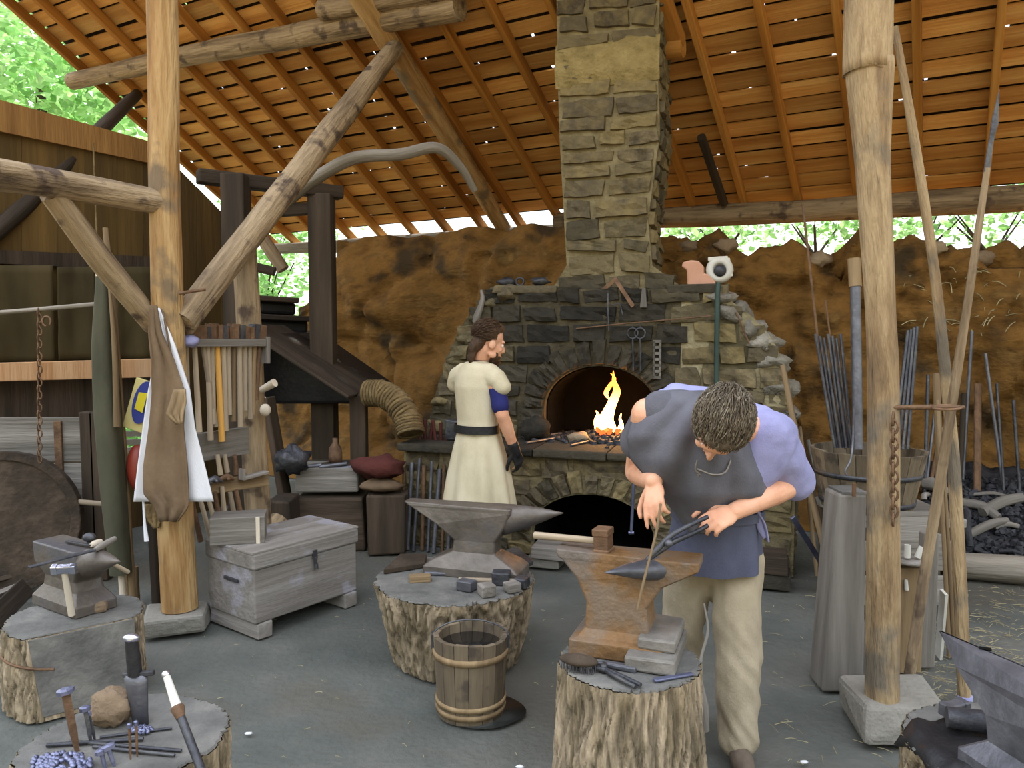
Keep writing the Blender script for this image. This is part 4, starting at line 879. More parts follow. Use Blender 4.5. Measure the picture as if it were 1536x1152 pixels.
# dagger
a = G(211, 1086, zt_); b = W(203, 1012, a.y); c = W(197, 960, a.y); t = thing('dagger', 'dagger with grey scabbard standing upright on the front left stump', 'dagger', a)
mb = MB(); mb.loft([[p + Vector((w_ * math.cos(q), .012 * math.sin(q), 0)) for q in [k * math.pi / 5 for k in range(10)]] for p, w_ in ((a, .024), (lerp(a, b, .3), .027), (lerp(a, b, .8), .034), (b, .036))]); mk('scabbard', mb, mt['steel'], t)
mb = MB(); mb.beam(b - Vector((.035, 0, 0)), b + Vector((.055, 0, .006)), .016, .014); mk('crossguard', mb, mt['iron'], t, bevel=.003)
mb = MB(); mb.tube([b, lerp(b, c, .5), c], [.02, .02, .017], 10, seg=2); mk('grip', mb, mt['black'], t)
mb = MB(); mb.ball(c + Z * .006, (.024, .016, .013), jit=.2); mk('pommel', mb, mt['bright'], t)
mb = MB()
for i in range(110):
    a = rnd(0, 6.28); r = math.sqrt(rnd(0, 1)); p = G(92 + 46 * r * math.cos(a), 1146 + 18 * r * math.sin(a), zt_ + .008 + .012 * (1 - r)); mb.ball(p, (.009, .009, .007), n=6, m=4, jit=.3, R=Matrix.Rotation(rnd(0, 3), 3, 'Y'))
o_ = one('studs', mb, mt['blued'], 'heap of shiny bluish studs on the front left stump', 'studs'); o_['kind'] = 'stuff'
mb = MB()
for i in range(60):
    a = rnd(0, 6.28); r = math.sqrt(rnd(0, 1)); p = G(212 + 17 * r * math.cos(a), 1094 + 6 * r * math.sin(a), zt_ + .006 + .01 * (1 - r)); mb.ball(p, (.006, .006, .005), n=6, m=4, jit=.3)
o_ = one('rivets', mb, mt['blued'], 'small pile of blue rivets at the foot of the dagger', 'rivets'); o_['kind'] = 'stuff'
a = W(300, 1150, 1.9); b = W(266, 1062, 1.98); c = W(249, 1012, 2.03); t = thing('poker', 'slim poker with pale handle leaning at the front left stump', 'poker', a)
e_ = a + (a - b) * .9
mb = MB(); mb.tube([e_, b], .0115, 10); mk('shaft', mb, mt['iron'], t)
mb = MB(); mb.tube([b, c], [.013, .0095], 10); mk('grip', mb, mt['offwhite'], t)
mb = MB(); mb.tube([lerp(b, c, -.3), b, lerp(b, c, .05)], [.012, .019, .015], 8, jit=.3); mk('collar', mb, mt['rust'], t)
mb = MB(); mb.ball(c, .012); mk('tip', mb, mt['bright'], t)
# --- right anvil (partly outside the frame)
rc = Vector((W(1530, 1120, 2.12).x, 2.12, 0)); zr_ = .45
stump('stump at the lower right corner under the big dark anvil', rc, .3, .3, zr_, amp=.04)
A = G(1410, 946, .76); dirx = (G(1560, 1022, .76) - A).normalized(); B = A + dirx * .62
ra_ = anvil('dark anvil at the lower right corner, pointed end towards the posts', A, B, zr_ + .02, [(0, .3, .85, .2, .2), (.15, .3, .85, .2, .2), (.32, .4, .75, .13, .13), (.55, .38, .78, .13, .14), (.8, .16, .95, .08, .16), (1, 0, 1, .012, .18)], 'steel', name='anvil')[0]
mb = MB(); pc = G(1478, 973, .762); mb.box(pc, (.03, .018, .003), Matrix.Rotation(-.5, 3, 'Z')); mk('pritchel_hole', mb, mt['soot'], ra_)
def cl_(u, v):
    p = Vector((rc.x + lerp(-.3, .16, u), rc.y + lerp(-.27, .12, v), 0)); d = (Vector((p.x, p.y, 0)) - Vector((rc.x, rc.y, 0))).length
    p.z = zr_ + .03 + .03 * abs(noise.noise(Vector((u * 4, v * 4, 1)))) - max(0, d - .27) * 1.3; return p
mb = MB(); mb.sheet(cl_, 26, 22, .012); one('leather_sheet', mb, mt['black'], 'black leather sheet spread under the lower right anvil', 'leather')
mb = MB(); a = G(1420, 1075, zr_ + .075); mb.tube([a, G(1490, 1085, zr_ + .075)], [.03, .034], 12); one('pipe', mb, mt['iron'], 'short thick iron pipe on the black leather sheet', 'pipe')
mb = MB(); a = G(1512, 1120, zr_ + .06); mb.lathe(a, [(0, -.01), (.02, -.01), (.02, .012), (.016, .014), (0, .014)], 14, R=Matrix.Rotation(1.2, 3, 'X')); one('button', mb, mt['offwhite'], 'pale round disc on the black leather at the right edge', 'disc')
hammer('blue-grey hammer lying under the lower right anvil', G(1500, 1100, zr_ + .07), G(1432, 1062, zr_ + .075), .014, None, (.09, .035, .035), 'steel', 'wdark')
# ---------------------------------------------------------------- bucket
def pail(name, label, cat, c, rb, rt, h, n, hoops, liquid, mat='wtan', hoopm='handlew', bail=True, cut=False):
    t = thing(name, label, cat, c)
    mb = MB(); nn = n
    for k in range(nn):
        a0 = 2 * math.pi * (k + .02) / nn; a1 = 2 * math.pi * (k + .98) / nn; tt = rnd(0, 1); dz = rnd(-.008, .008); m = 3
        def q(a, r, z): return c + Vector((r * math.cos(a), r * math.sin(a), z))
        vs = []
        for z, r in ((0, rb), (h + dz, rt)):
            for rr in (r, r - .022):
                for j in range(m + 1): vs.append(q(lerp(a0, a1, j / m), rr, z))
        e = m + 1; fs = [(j, j + 1, 2 * e + j + 1, 2 * e + j) for j in range(m)] + [(e + j + 1, e + j, 3 * e + j, 3 * e + j + 1) for j in range(m)] + [(2 * e + j, 2 * e + j + 1, 3 * e + j + 1, 3 * e + j) for j in range(m)] + [(0, 2 * e, 3 * e, e), (m, e + m, 3 * e + m, 2 * e + m)] + [(j + 1, j, e + j, e + j + 1) for j in range(m)]
        mb.add(vs, fs, [(tt * 3 + v.x, v.y, v.z - c.z) for v in vs], tt)
    mk('staves', mb, mt[mat], t)
    mb = MB(); mb.lathe(c, [(0, .01), (rb - .015, .01), (rb - .015, .03), (0, .03)], 28); mk('bottom', mb, mt['wdark'], t)
    for z, w_ in hoops:
        r0, r1 = lerp(rb, rt, z / h), lerp(rb, rt, (z + w_) / h); mb = MB(); mb.lathe(c, [(r0 - .002, z), (r0 + .007, z), (r1 + .007, z + w_), (r1 - .002, z + w_)], 40); mk('hoop', mb, mt[hoopm], t)
    if liquid: r = lerp(rb, rt, liquid / h) - .02; mb = MB(); mb.lathe(c, [(0, liquid), (r, liquid), (r, liquid - .01), (0, liquid - .01)][:3] + [(0, liquid - .011)], 32); mk('water', mb, mt['water'], t)
    if bail:
        mb = MB(); mb.tube([c + Vector(((rt + .008) * math.cos(a), .03 * math.sin(a) + .0, h - .025 + .075 * math.sin(a))) for a in [math.pi * k / 16 for k in range(17)]], .004, 6); mk('bail', mb, mt['iron'], t)
        for s in (-1, 1): mb = MB(); mb.box(c + Vector((s * (rt + .002), 0, h - .03)), (.012, .04, .07)); mk('lug', mb, mt['iron'], t, bevel=.003)
    return t
bq = Vector((W(706, 1010, 3.26).x, 3.26, 0)); pail('bucket', 'wooden stave bucket with dark water beside the middle stump', 'bucket', bq, .145, .162, .345, 16, ((.022, .022), (.058, .02), (.262, .026)), .30, mat='wbucket', hoopm='wtan')
mb = MB(); mb.lathe(Vector((bq.x + .05, bq.y, .0015)), [(0, 0), (.17, 0), (.172, .001), (0, .0015)], 30, jit=.2); one('puddle', mb, mt['wet'], 'wet patch on the floor around the bucket', 'puddle')
# ---------------------------------------------------------------- chest
n0 = G(384, 962); n1 = G(538, 906); cx_ = (n1 - n0); cL = cx_.length; cx_.normalize(); cy_ = Vector((-cx_.y, cx_.x, 0)); cW = .47
RC_ = Matrix((cx_, cy_, Z)).transposed()
def K(x, y, z): return n0 + cx_ * x + cy_ * y + Z * z
ch = thing('tool_chest', 'long grey wooden tool chest with a lid and hasp', 'chest', K(cL / 2, cW / 2, 0)); zb_, zt2 = .085, .38
for xx in (.06, cL - .06): mb = MB(); mb.box(K(xx, cW / 2, zb_ / 2), (.09, cW + .0, zb_), RC_, jit=.004); mk('skid', mb, mt['wchest'], ch, bevel=.006)
mb = MB(); mb.box(K(cL / 2, cW / 2, (zb_ + zt2) / 2), (cL - .01, cW - .02, zt2 - zb_), RC_); mk('box', mb, mt['wchest'], ch, bevel=.008)
mb = MB(); mb.box(K(cL / 2, cW / 2, (zt2 + .47) / 2 + .002), (cL + .012, cW + .004, .47 - zt2), RC_); mk('lid', mb, mt['wchest'], ch, bevel=.012)
mb = MB()
for k in range(3): mb.box(K(cL / 2, cW * (k + .5) / 3, .475), (cL + .016, cW / 3 - .004, .014), RC_)
mk('lid_boards', mb, mt['wchest'], ch, bevel=.003)
mb = MB(); mb.box(K(cL * .55, -.004, .385), (.03, .012, .05), RC_); mb.box(K(cL * .55, -.008, .345), (.018, .012, .05), RC_); mb.tube([K(cL * .55, -.012, .33), K(cL * .55, -.014, .30)], .012, 8); mk('hasp', mb, mt['iron'], ch, bevel=.002)
mb = MB(); mb.box(K(-.008, cW * .45, .30), (.012, .13, .02), RC_); mk('end_handle', mb, mt['iron'], ch, bevel=.003)
bx = K(.10, cW * .62, .482); t = thing('small_box', 'small grey wooden box standing on the tool chest', 'box', bx); Rq = Matrix.Rotation(math.radians(14), 3, 'Z')
mb = MB(); mb.box(bx + Z * .075, (.29, .2, .15), Rq, jit=.004); mk('box', mb, mt['wgrey'], t, bevel=.005)
mb = MB(); mb.box(bx + Rq @ Vector((.11, -.104, .075)), (.022, .012, .15), Rq); mk('batten', mb, mt['handlew'], t, bevel=.002)
# loose bits on the floor
for i, (px, py, l) in enumerate(((373, 1100, 'small pale chip on the bare floor right of the front left stump'), (1206, 1143, 'white chip on the floor right of the smith'), (780, 1150, 'pale chip at the bottom of the picture left of the near stump'))):
    mb = MB(); mb.ball(G(px, py, .004), (.016, .009, .006), n=8, m=6, jit=.4); one('chip', mb, mt['white'], l, 'chip')
mb = MB()
for i in range(620):
    if i < 420: px, py = rnd(1380, 1560), rnd(880, 1060)
    elif i < 520: px, py = rnd(1150, 1420), rnd(850, 1150)
    else: px, py = rnd(280, 1180), rnd(880, 1150)
    p = G(px, py, .006); a = rnd(0, 6.28); d = Vector((math.cos(a), math.sin(a), rnd(-.05, .12))) * (rnd(.02, .09) if i < 520 else rnd(.01, .03)); mb.tube([p, p + d * .5 + Z * rnd(0, .006), p + d], .0015, 4)
o_ = one('straw', mb, mt['straw'], 'loose straw scattered over the earth floor, thickest at right', 'straw'); o_['kind'] = 'stuff'
# ================================================================ LEFT SIDE: RACK, APRONS, POLES, LUMBER
def RK(px, py, off=0):      # the plane of the hammer rack, between the two posts
    a = W(266, 600, 4.36); b = W(398, 600, 4.86); d = Vector((b.x - a.x, b.y - a.y, 0)).normalized(); n = Vector((d.y, -d.x, 0)); return V(px, py, a + n * off, n)
rd_ = (RK(398, 512) - RK(266, 512)); rdx = Vector((rd_.x, rd_.y, 0)).normalized(); rn_ = Vector((rdx.y, -rdx.x, 0))
t = thing('hammer_rack', 'slotted wooden rack of hammers between the two left posts', 'rack', RK(330, 512))
for off in (.0, .075): mb = MB(); mb.beam(RK(262, 514, off), RK(398, 514, off), .018, .045, Z); mk('rail', mb, mt['wdark'] if off == 0 else mt['wgrey'], t, bevel=.003)
for px in (268, 396): mb = MB(); mb.beam(RK(px, 505, .037), RK(px, 545, .037), .03, .09, rn_); mk('end_block', mb, mt['wgrey'], t, bevel=.004)
ords = ['first', 'second', 'third', 'fourth', 'fifth', 'sixth', 'seventh', 'eighth', 'ninth', 'tenth', 'eleventh', 'twelfth', 'thirteenth', 'fourteenth']
HM = ((279, 281, 612, 'handle'), (291, 299, 648, 'handle'), (302, 324, 640, 'handle'), (311, 316, 660, 'handle'), (318, 320, 636, 'handle'), (325, 333, 662, 'handleo'), (335, 339, 646, 'handle'), (342, 344, 622, 'handle'), (351, 350, 632, 'wtan'), (359, 361, 640, 'handle'), (367, 367, 615, 'handle'), (374, 376, 628, 'handle'), (382, 379, 622, 'wtan'), (390, 384, 600, 'rust'))
hname = {'handle': 'grey', 'handleo': 'bright orange', 'wtan': 'brown', 'rust': 'reddish'}
for i, (tx, bx_, by, m) in enumerate(HM):
    a = RK(bx_, by, .037); b = RK(tx, 500 + (i * 5 % 4) * 1.6 - 1, .037)
    hammer('hammer with %s handle hanging in the rack, %s from the left' % (hname[m], ords[i]), a, b, .0155 if m != 'handleo' else .017, None, (.062, .05, .095), 'rust' if i % 3 else 'iron', m, up=rdx, group='hammers hanging in the rack')
mb = MB(); mb.beam(RK(292, 672, -.03), RK(372, 660, -.03), .03, .17, Z); one('rack_board', mb, mt['wgrey'], 'wide grey board nailed across below the hanging hammers', 'board', bevel=.005)
# lower tool rail with tools
mb = MB(); mb.beam(RK(300, 733, .02), RK(402, 718, .02), .03, .085, Z); one('rack_board', mb, mt['wtan'], 'slanting lower tool board between the left posts', 'board', bevel=.005)
mb = MB(); mb.beam(RK(362, 718, .07), RK(400, 708, .07), .05, .02, Z); mb.beam(RK(363, 703, .07), RK(363, 720, .07), .05, .016, rdx); one('bench_hook', mb, mt['wgrey'], 'small grey wooden bracket on the lower tool board', 'bracket', bevel=.003)
LT = ((288, 750, 301, 812), (300, 748, 316, 806), (312, 745, 326, 800), (322, 738, 331, 786), (333, 730, 338, 784), (345, 738, 352, 776), (354, 735, 362, 776), (326, 682, 331, 712), (337, 682, 341, 708), (352, 682, 355, 712))
for i, (x0, y0, x1, y1) in enumerate(LT):
    mb = MB(); a = RK(x0, y0, .05 if i < 7 else .02); b = RK(x1, y1, .05 if i < 7 else .02); mb.tube([a, b], [.013, .017], 8, seg=2)
    one('hanging_tool', mb, mt['handle' if i % 3 else 'rust'], ('tool handle below the lower tool board, %s from the left' % ords[i]) if i < 7 else ('short handle peeking out under the wide grey board, %s from the left' % ords[i - 7]), 'tool', 'tools in the lower rack')
for i, (px, l) in enumerate(((306, 'left steel tong head on the lower tool board'), (322, 'middle steel tong head with a bright rivet on the lower tool board'), (340, 'right brown tong head on the lower tool board'))):
    c = RK(px, 724 - i * 3, .06); mb = MB(); mb.tube([c - rdx * .05, c + Z * .012, c + rdx * .05 - Z * .01], [.01, .02, .01], 8, seg=3); mb.ball(c + rn_ * .016, .012); one('tong_head', mb, mt['steel' if i < 2 else 'rust'], l, 'tool')
# pegs and hook on the posts
mb = MB(); a = W(276, 438, YL - .02); mb.tube([W(268, 440, YL - .06), W(308, 434, YL - .04)], .009, 8); one('peg', mb, mt['rust'], 'horizontal iron peg in the apron post above the hammer rack', 'peg')
mb = MB(); mb.tube([W(292, 500, 4.5), W(291, 480, 4.5), W(288, 472, 4.5)], .008, 6, seg=2); one('peg', mb, mt['handle'], 'short curved stick standing at the left end of the hammer rack', 'stick')
mb = MB(); mb.tube([W(392, 585, YB - .1), W(412, 574, YB - .14)], [.022, .028], 8); one('peg', mb, mt['handlew'], 'pale wooden stub sticking out of the shorter left post', 'peg')
mb = MB(); mb.ball(W(398, 615, YB - .12), (.035, .035, .04)); one('mallet_end', mb, mt['handlew'], 'round pale mallet end beside the shorter left post', 'mallet')
mb = MB(); mb.ball(RK(264, 512, .0) + rn_ * .13, (.05, .045, .035), jit=.3); one('blue_rag', mb, mt['lav'], 'small bluish rag tucked at the left end of the hammer rack', 'rag')
# --- aprons: cloth hung on a nail of the apron post
def hang(name, label, mat, cat, outl, Y0, fold, sd, th=.008, nv=40, nu=34, parent=None):
    """outl: rows (py, x left, x right); built as draped cloth in front of the post"""
    ys = [r[0] for r in outl]
    def row(y):
        for r, s in zip(outl, outl[1:]):
            if r[0] <= y <= s[0]: u = (y - r[0]) / (s[0] - r[0]); return lerp(r[1], s[1], u), lerp(r[2], s[2], u)
        return outl[-1][1:]
    def f(u, v):
        y = lerp(ys[0], ys[-1], v); a, b = row(y); px = lerp(a, b, u)
        d = fold * (math.sin(u * 14 + sd + v * 2) * .6 + noise.noise(Vector((u * 5, v * 2.5, sd)))) * min(1, v * 4 + .15)
        return W(px, y, Y0 - .02 - d - .03 * v)
    mb = MB(); mb.sheet(f, nu, nv, th)
    if parent: return mk(name, mb, mt[mat], parent)
    return one(name, mb, mt[mat], label, cat)
wa_ = hang('white_apron', 'white cloth apron hanging on the left post behind the leather apron', 'white', 'apron', [(462, 228, 240), (520, 236, 262), (585, 222, 284), (640, 214, 292), (700, 206, 308), (752, 200, 321)], 4.13, .018, 1)
la_ = hang('leather_apron', 'brown leather apron hanging in front of the white apron', 'leather', 'apron', [(458, 224, 236), (500, 222, 244), (540, 226, 262), (590, 228, 279), (640, 224, 276), (700, 216, 282), (740, 216, 284), (760, 234, 284), (782, 240, 268)], 4.06, .014, 3)
hang('leather_flap', 'folded lighter leather flap over the brown apron', 'wtan', 'flap', [(584, 262, 279), (604, 256, 280), (622, 250, 276), (636, 266, 274)], 3.98, .008, 5, nu=10, nv=10, parent=la_)
mb = MB(); mb.tube([W(215, 752, 4.1), W(217, 785, 4.1), W(220, 812, 4.1)], [.006, .008, .014], 8, seg=3, sq=(1, .4)); mk('apron_string', mb, mt['white'], wa_)
hang('leather_strap', 'brown leather corner hanging below the aprons', 'rope', 'leather', [(756, 216, 246), (780, 222, 242), (792, 232, 238)], 4.16, .008, 5, nu=10, nv=10)
mb = MB(); mb.tube([W(238, 455, 4.14), W(232, 468, 4.10), W(226, 500, 4.06)], .006, 6, seg=3); mb.tube([W(240, 455, 4.14), W(247, 480, 4.1), W(258, 540, 4.07)], .006, 6, seg=3); mk('neck_strap', mb, mt['leather'], la_)
# printed paper bag
P = [W(204, 566, 4.42), W(222, 572, 4.42), W(219, 652, 4.44), W(183, 640, 4.44)]; t = thing('paper_sack', 'yellow printed paper sack with a blue oval behind the white apron', 'sack', P[3])
bn = (P[1] - P[0]).cross(P[3] - P[0]).normalized(); bn = bn if bn.y > 0 else -bn
mb = MB(); mb.prism(P, bn * .02); mk('sack', mb, mt['yellow'], t, bevel=.004)
bcn = W(214, 604, 4.415); mb = MB(); ux = (P[1] - P[0]).normalized(); uy = bn.cross(ux).normalized(); mb.prism([bcn + ux * .055 * math.cos(a) + uy * .13 * math.sin(a) - bn * .004 for a in [k * math.pi / 12 for k in range(24)]], bn * .004); mk('blue_oval', mb, mt['blue'], t)
mb = MB(); b2 = W(211, 602, 4.41); mb.prism([b2 + ux * sx_ + uy * sy_ - bn * .009 for sx_, sy_ in ((-.02, -.05), (.03, -.06), (.03, .06), (-.02, .05))], bn * .004); mk('yellow_patch', mb, mt['yel2'], t)
mb = MB(); mb.ball(W(207, 702, 4.45), (.062, .06, .14), n=18, m=12); one('red_pot', mb, mt['red'], 'rounded red vessel half hidden behind the white apron', 'vessel')
# --- folded olive parasol / canvas on a pole
t = thing('folded_parasol', 'tall folded olive canvas parasol standing left of the apron post', 'parasol', G(178, 905))
pa = W(148, 402, 4.4); pz = G(190, 920); pz = Vector((W(185, 870, 4.4).x, 4.4, 0.0))
mb = MB(); mb.tube([pz, W(146, 380, 4.4)], [.02, .018], 8); mk('pole', mb, mt['handlew'], t)
mb = MB(); mb.tube([W(150, 414, 4.38), W(155, 440, 4.38), W(158, 520, 4.38), W(163, 620, 4.38), W(172, 740, 4.38), W(182, 860, 4.38)], [.022, .04, .065, .072, .07, .06], 22, seg=6, jit=.25, jf=3); mk('canvas', mb, mt['olive'], t)
mb = MB(); mb.tube([W(164, 430, 4.36), W(172, 520, 4.3), W(176, 640, 4.3)], [.008, .016, .02], 8, seg=4); mk('canvas_rib', mb, mt['wtan'], t)
log('stake', [W(158, 342, 4.55), W(170, 470, 4.5), W(186, 700, 4.45), Vector((W(196, 860, 4.4).x, 4.42, 0))], [.016, .02, .022, .022], 'wtan', 'thin bare stake leaning beside the folded parasol', 'stake', n=10)
for i, (x0, y0, x1, y1, r, l) in enumerate(((188, 850, 196, 905, .02, 'short brown tool shaft at the foot of the folded parasol'), (203, 850, 206, 905, .018, 'short tool shaft right of the parasol foot'), (228, 770, 236, 915, .03, 'dark stave leaning against the foot of the apron post'))):
    a = G(x1, y1); mb = MB(); mb.tube([W(x0, y0, a.y), a], r, 8, seg=2); one('shaft', mb, mt['wtan' if i < 2 else 'wdark'], l, 'shaft')
# left dim corner
mb = MB(); mb.tube([W(-40, 472, 4.7), W(60, 464, 4.65), W(146, 456, 4.6)], .014, 8, seg=2); one('hanging_pole', mb, mt['loggrey'], 'thin horizontal pole hung in front of the dark left wall', 'pole')
t = thing('chain', 'rusty chain hanging from the thin pole at far left', 'chain', W(58, 560, 4.65))
for i in range(24):
    c = W(58 + (2 if i % 2 else 0), 468 + i * 9.6, 4.64); mb = MB(); ax_ = Vector((1, 0, 0)) if i % 2 else Vector((0, 1, 0)); mb.tube([c + ax_ * .012 * math.cos(a) + Z * .024 * math.sin(a) for a in [k * math.pi / 5 for k in range(11)]], .0045, 5, caps=False); mk('link', mb, mt['rust'], t)
mb = MB(); c = W(70, 482, 4.62); mb.tube([c + Vector((.025 * math.cos(a), 0, .03 * math.sin(a))) for a in [k * math.pi / 7 - .8 for k in range(13)]], .006, 6); one('hook', mb, mt['rust'], 'rusty hook hanging from the thin pole next to the chain', 'hook')
mb = MB(); mb.tube([W(140, 215, 4.7), W(143, 300, 4.7), W(146, 375, 4.7)], .005, 6); one('rope', mb, mt['rope'], 'thin cord hanging in front of the dark wall above the parasol', 'cord')
# board partition and wheel
P0 = W(-60, 640, 5.1); P1 = W(132, 625, 5.1); t = thing('board_partition', 'low grey board partition at far left with a corner post', 'partition', Vector(((P0.x + P1.x) / 2, 5.1, 0)))
hts = [P1.z - .0, P1.z * .72, P1.z * .48, P1.z * .26, .02]
for a, b in zip(hts, hts[1:]): mb = MB(); mb.box(((P0.x + P1.x) / 2, 5.1, (a + b) / 2), (P1.x - P0.x, .03, a - b - .008)); mk('board', mb, mt['wgrey'], t, bevel=.004)
for k, xx in enumerate((P1.x + .03, P0.x + .95)): mb = MB(); mb.box((xx, 5.06, P1.z / 2 + .02), (.09, .09, P1.z + .04)); mk('corner_post', mb, mt['wdark'], t, bevel=.01)
mb = MB(); mb.box((lerp(P0.x, P1.x, .78), 5.075, P1.z * .5), (.05, .02, P1.z * .95)); mk('batten', mb, mt['rust'], t, bevel=.003)
mb = MB(); mb.tube([W(60, 748, 4.85), W(154, 756, 4.85)], .018, 8); one('round_bar', mb, mt['handle'], 'wooden bar sticking out in front of the board partition', 'bar')
mb = MB(); mb.tube([W(52, 731, 4.9), W(92, 733, 4.9)], .01, 8); one('round_bar', mb, mt['rust'], 'thin upper peg in front of the board partition', 'bar')
wc = W(5, 785, 4.75); t = thing('wheel', 'dark solid wooden wheel leaning at the left edge', 'wheel', Vector((wc.x, wc.y, 0))); Rw = Matrix.Rotation(math.radians(82), 3, 'X'); Rw = Matrix.Rotation(math.radians(14), 3, 'Z') @ Rw
mb = MB(); wr = wc.z - .004
mb.lathe(wc, [(0, -.03), (wr - .05, -.03), (wr - .05, .03), (0, .03)], 40, R=Rw, sm=False); mk('disc', mb, mt['wdark'], t)
mb = MB(); mb.lathe(wc, [(wr - .06, -.045), (wr, -.045), (wr, .045), (wr - .06, .045), (wr - .06, -.045)], 40, R=Rw, sm=False); mk('rim', mb, mt['wdark'], t, bevel=.006)
for i, (x0, y0, x1, y1, w_, l) in enumerate(((-30, 905, 62, 868, .1, 'long grey board lying at far left behind the stump'), (-10, 930, 40, 880, .12, 'dark plank lying crosswise behind the left stump'), (-40, 880, 30, 862, .07, 'narrow plank lying below the dark wheel'))):
    mb = MB(); mb.beam(G(x0, y0, .03 + i * .035), G(x1, y1, .06 + i * .035), .03, w_, Vector((0, -1, .3))); one('plank', mb, mt['wgrey' if i == 0 else 'wdark'], l, 'plank', bevel=.005)
mb = MB(); c = G(14, 945, .012); mb.tube([c + Vector((.09 * math.cos(a), .09 * math.sin(a), 0)) for a in [k * math.pi / 10 for k in range(21)]], .01, 6, caps=False); one('iron_ring', mb, mt['iron'], 'iron ring lying on the floor at the left edge', 'ring')
# ================================================================ BELLOWS AND DIM CORNER
def BL(px, py, Y): return W(px, py, Y)
t = thing('bellows', 'huge dark forge bellows sloping down behind the left posts', 'bellows', G(470, 800) * Vector((1, 1, 0)) + Vector((-.6, 1.8, 0)))
for k in range(4):          # the stepped boards of the bellows
    y0 = 448 + k * 27; mb = MB(); a = W(372, y0, 7.3 - k * .12); b = W(440 + k * 22, y0 + 4, 7.5 - k * .12)
    mb.beam(a, b, .5, .05, Z); mk('rib_board', mb, mt['wdark'], t, bevel=.01)
    mb = MB(); mb.beam(a + Vector((.03, .05, -.08)), b + Vector((-.05, .05, -.08)), .4, .12, Z); mk('leather_fold', mb, mt['black'], t, bevel=.03)
mb = MB(); p = [W(384, 492, 6.6), W(420, 500, 6.6), W(545, 588, 6.5), W(552, 606, 6.5), W(400, 606, 6.6), W(380, 560, 6.6)]
mb.prism(p, Vector((.15, .9, 0))); mk('bag', mb, mt['black'], t, bevel=.03)
mb = MB(); mb.beam(W(392, 488, 6.55), W(548, 590, 6.45), .9, .03, Z); mk('top_board', mb, mt['wdark'], t, bevel=.01)
mb = MB(); mb.tube([W(552, 590, 6.2), W(575, 590, 6.15), W(597, 604, 6.05), W(612, 628, 5.95), W(616, 650, 5.9)], [.09, .1, .1, .095, .08], 16, seg=6, jit=.1)
for i in range(0): pass
ho_ = one('air_hose', mb, mt['rope'], 'thick straw-rope wound air hose curving towards the forge', 'hose')
mb = MB()
for k in range(22):
    u = k / 21; P4 = [W(552, 590, 6.2), W(575, 590, 6.15), W(597, 604, 6.05), W(612, 628, 5.95), W(616, 650, 5.9)]; f = u * 4; i = min(3, int(f)); c = lerp(P4[i], P4[i + 1], f - i); d = (P4[i + 1] - P4[i]).normalized(); hx, hy, _ = frame(d)
    mb.tube([c + hx * .1 * math.cos(a) + hy * .1 * math.sin(a) for a in [q * math.pi / 8 for q in range(17)]], .013, 6, caps=False)
mk('rope_winding', mb, mt['rope'], ho_)
mb = MB(); a = G(452, 838); mb.beam(W(402, 596, 5.9), Vector((W(438, 735, 5.9).x, 5.9, .02)), .05, .2, Vector((0, -1, 0))); one('leaning_board', mb, mt['wdark'], 'dark board leaning below the bellows right of the short post', 'board', bevel=.008)
mb = MB(); a = W(538, 590, 6.3); mb.box((a.x, a.y, a.z / 2), (.13, .13, a.z)); one('bellows_post', mb, mt['wdark'], 'dark post carrying the nose of the bellows', 'post', bevel=.01)
def crate(px0, px1, py0, py1, Y, d, mat, label, cat='crate', name='crate', bev=.015, z0=None):
    a = W(px0, py1, Y); b = W(px1, py0, Y); z0 = max(a.z, .0) if z0 is None else z0; mb = MB(); mb.box(((a.x + b.x) / 2, Y + d / 2, (z0 + b.z) / 2), (b.x - a.x, d, b.z - z0), jit=.015); return one(name, mb, mt[mat], label, cat, bevel=bev)
crate(442, 545, 748, 800, 5.75, .4, 'stonel' if 0 else 'wdark', 'low dark crate at the bottom behind the tool chest', z0=0)
c2 = crate(442, 536, 702, 747, 5.8, .35, 'wgrey', 'grey wooden crate standing on the low dark crate', z0=W(442, 747, 5.75).z + .02)
crate(548, 606, 742, 800, 5.6, .3, 'wdark', 'dark slatted tub beside the low crate', 'tub', 'tub', z0=0)
mb = MB(); mb.ball(W(570, 700, 5.75), (.19, .14, .09), jit=.4, jf=2); one('red_cloth', mb, mt['redcloth'], 'dark red checked cloth bundle on the slatted tub', 'cloth')
mb = MB(); mb.ball(W(572, 728, 5.7), (.16, .12, .05), jit=.3, jf=2); one('sack', mb, mt['leather'], 'tan sack lying under the dark red cloth', 'sack')
mb = MB(); p = W(503, 676, 6.0); mb.lathe(p - Z * .1, [(0, 0), (.05, 0), (.055, .05), (.05, .12), (.022, .16), (.022, .2), (0, .2)], 14); one('bottle', mb, mt['rust'], 'small orange-brown bottle in the dark corner under the bellows', 'bottle')
mb = MB(); mb.box(p - Vector((0, -.05, .13)), (.9, .3, .05)); one('shelf_board', mb, mt['wdark'], 'dark shelf board under the bellows', 'shelf')
crate(400, 436, 752, 800, 5.5, .3, 'wdark', 'small dark box beside the foot of the short post', 'box', 'box', z0=0)
mb = MB(); mb.tube([W(405, 800, 5.1), W(418, 782, 5.2)], [.075, .075], 14); one('round_log', mb, mt['log'], 'short round log end behind the small box on the chest', 'log')
mb = MB(); mb.ball(W(436, 690, 5.7), (.13, .1, .1), n=16, m=12, jit=.6, jf=2.6); one('iron_heap', mb, mt['iron'], 'heap of scrap iron on the left of the grey crate', 'scrap')
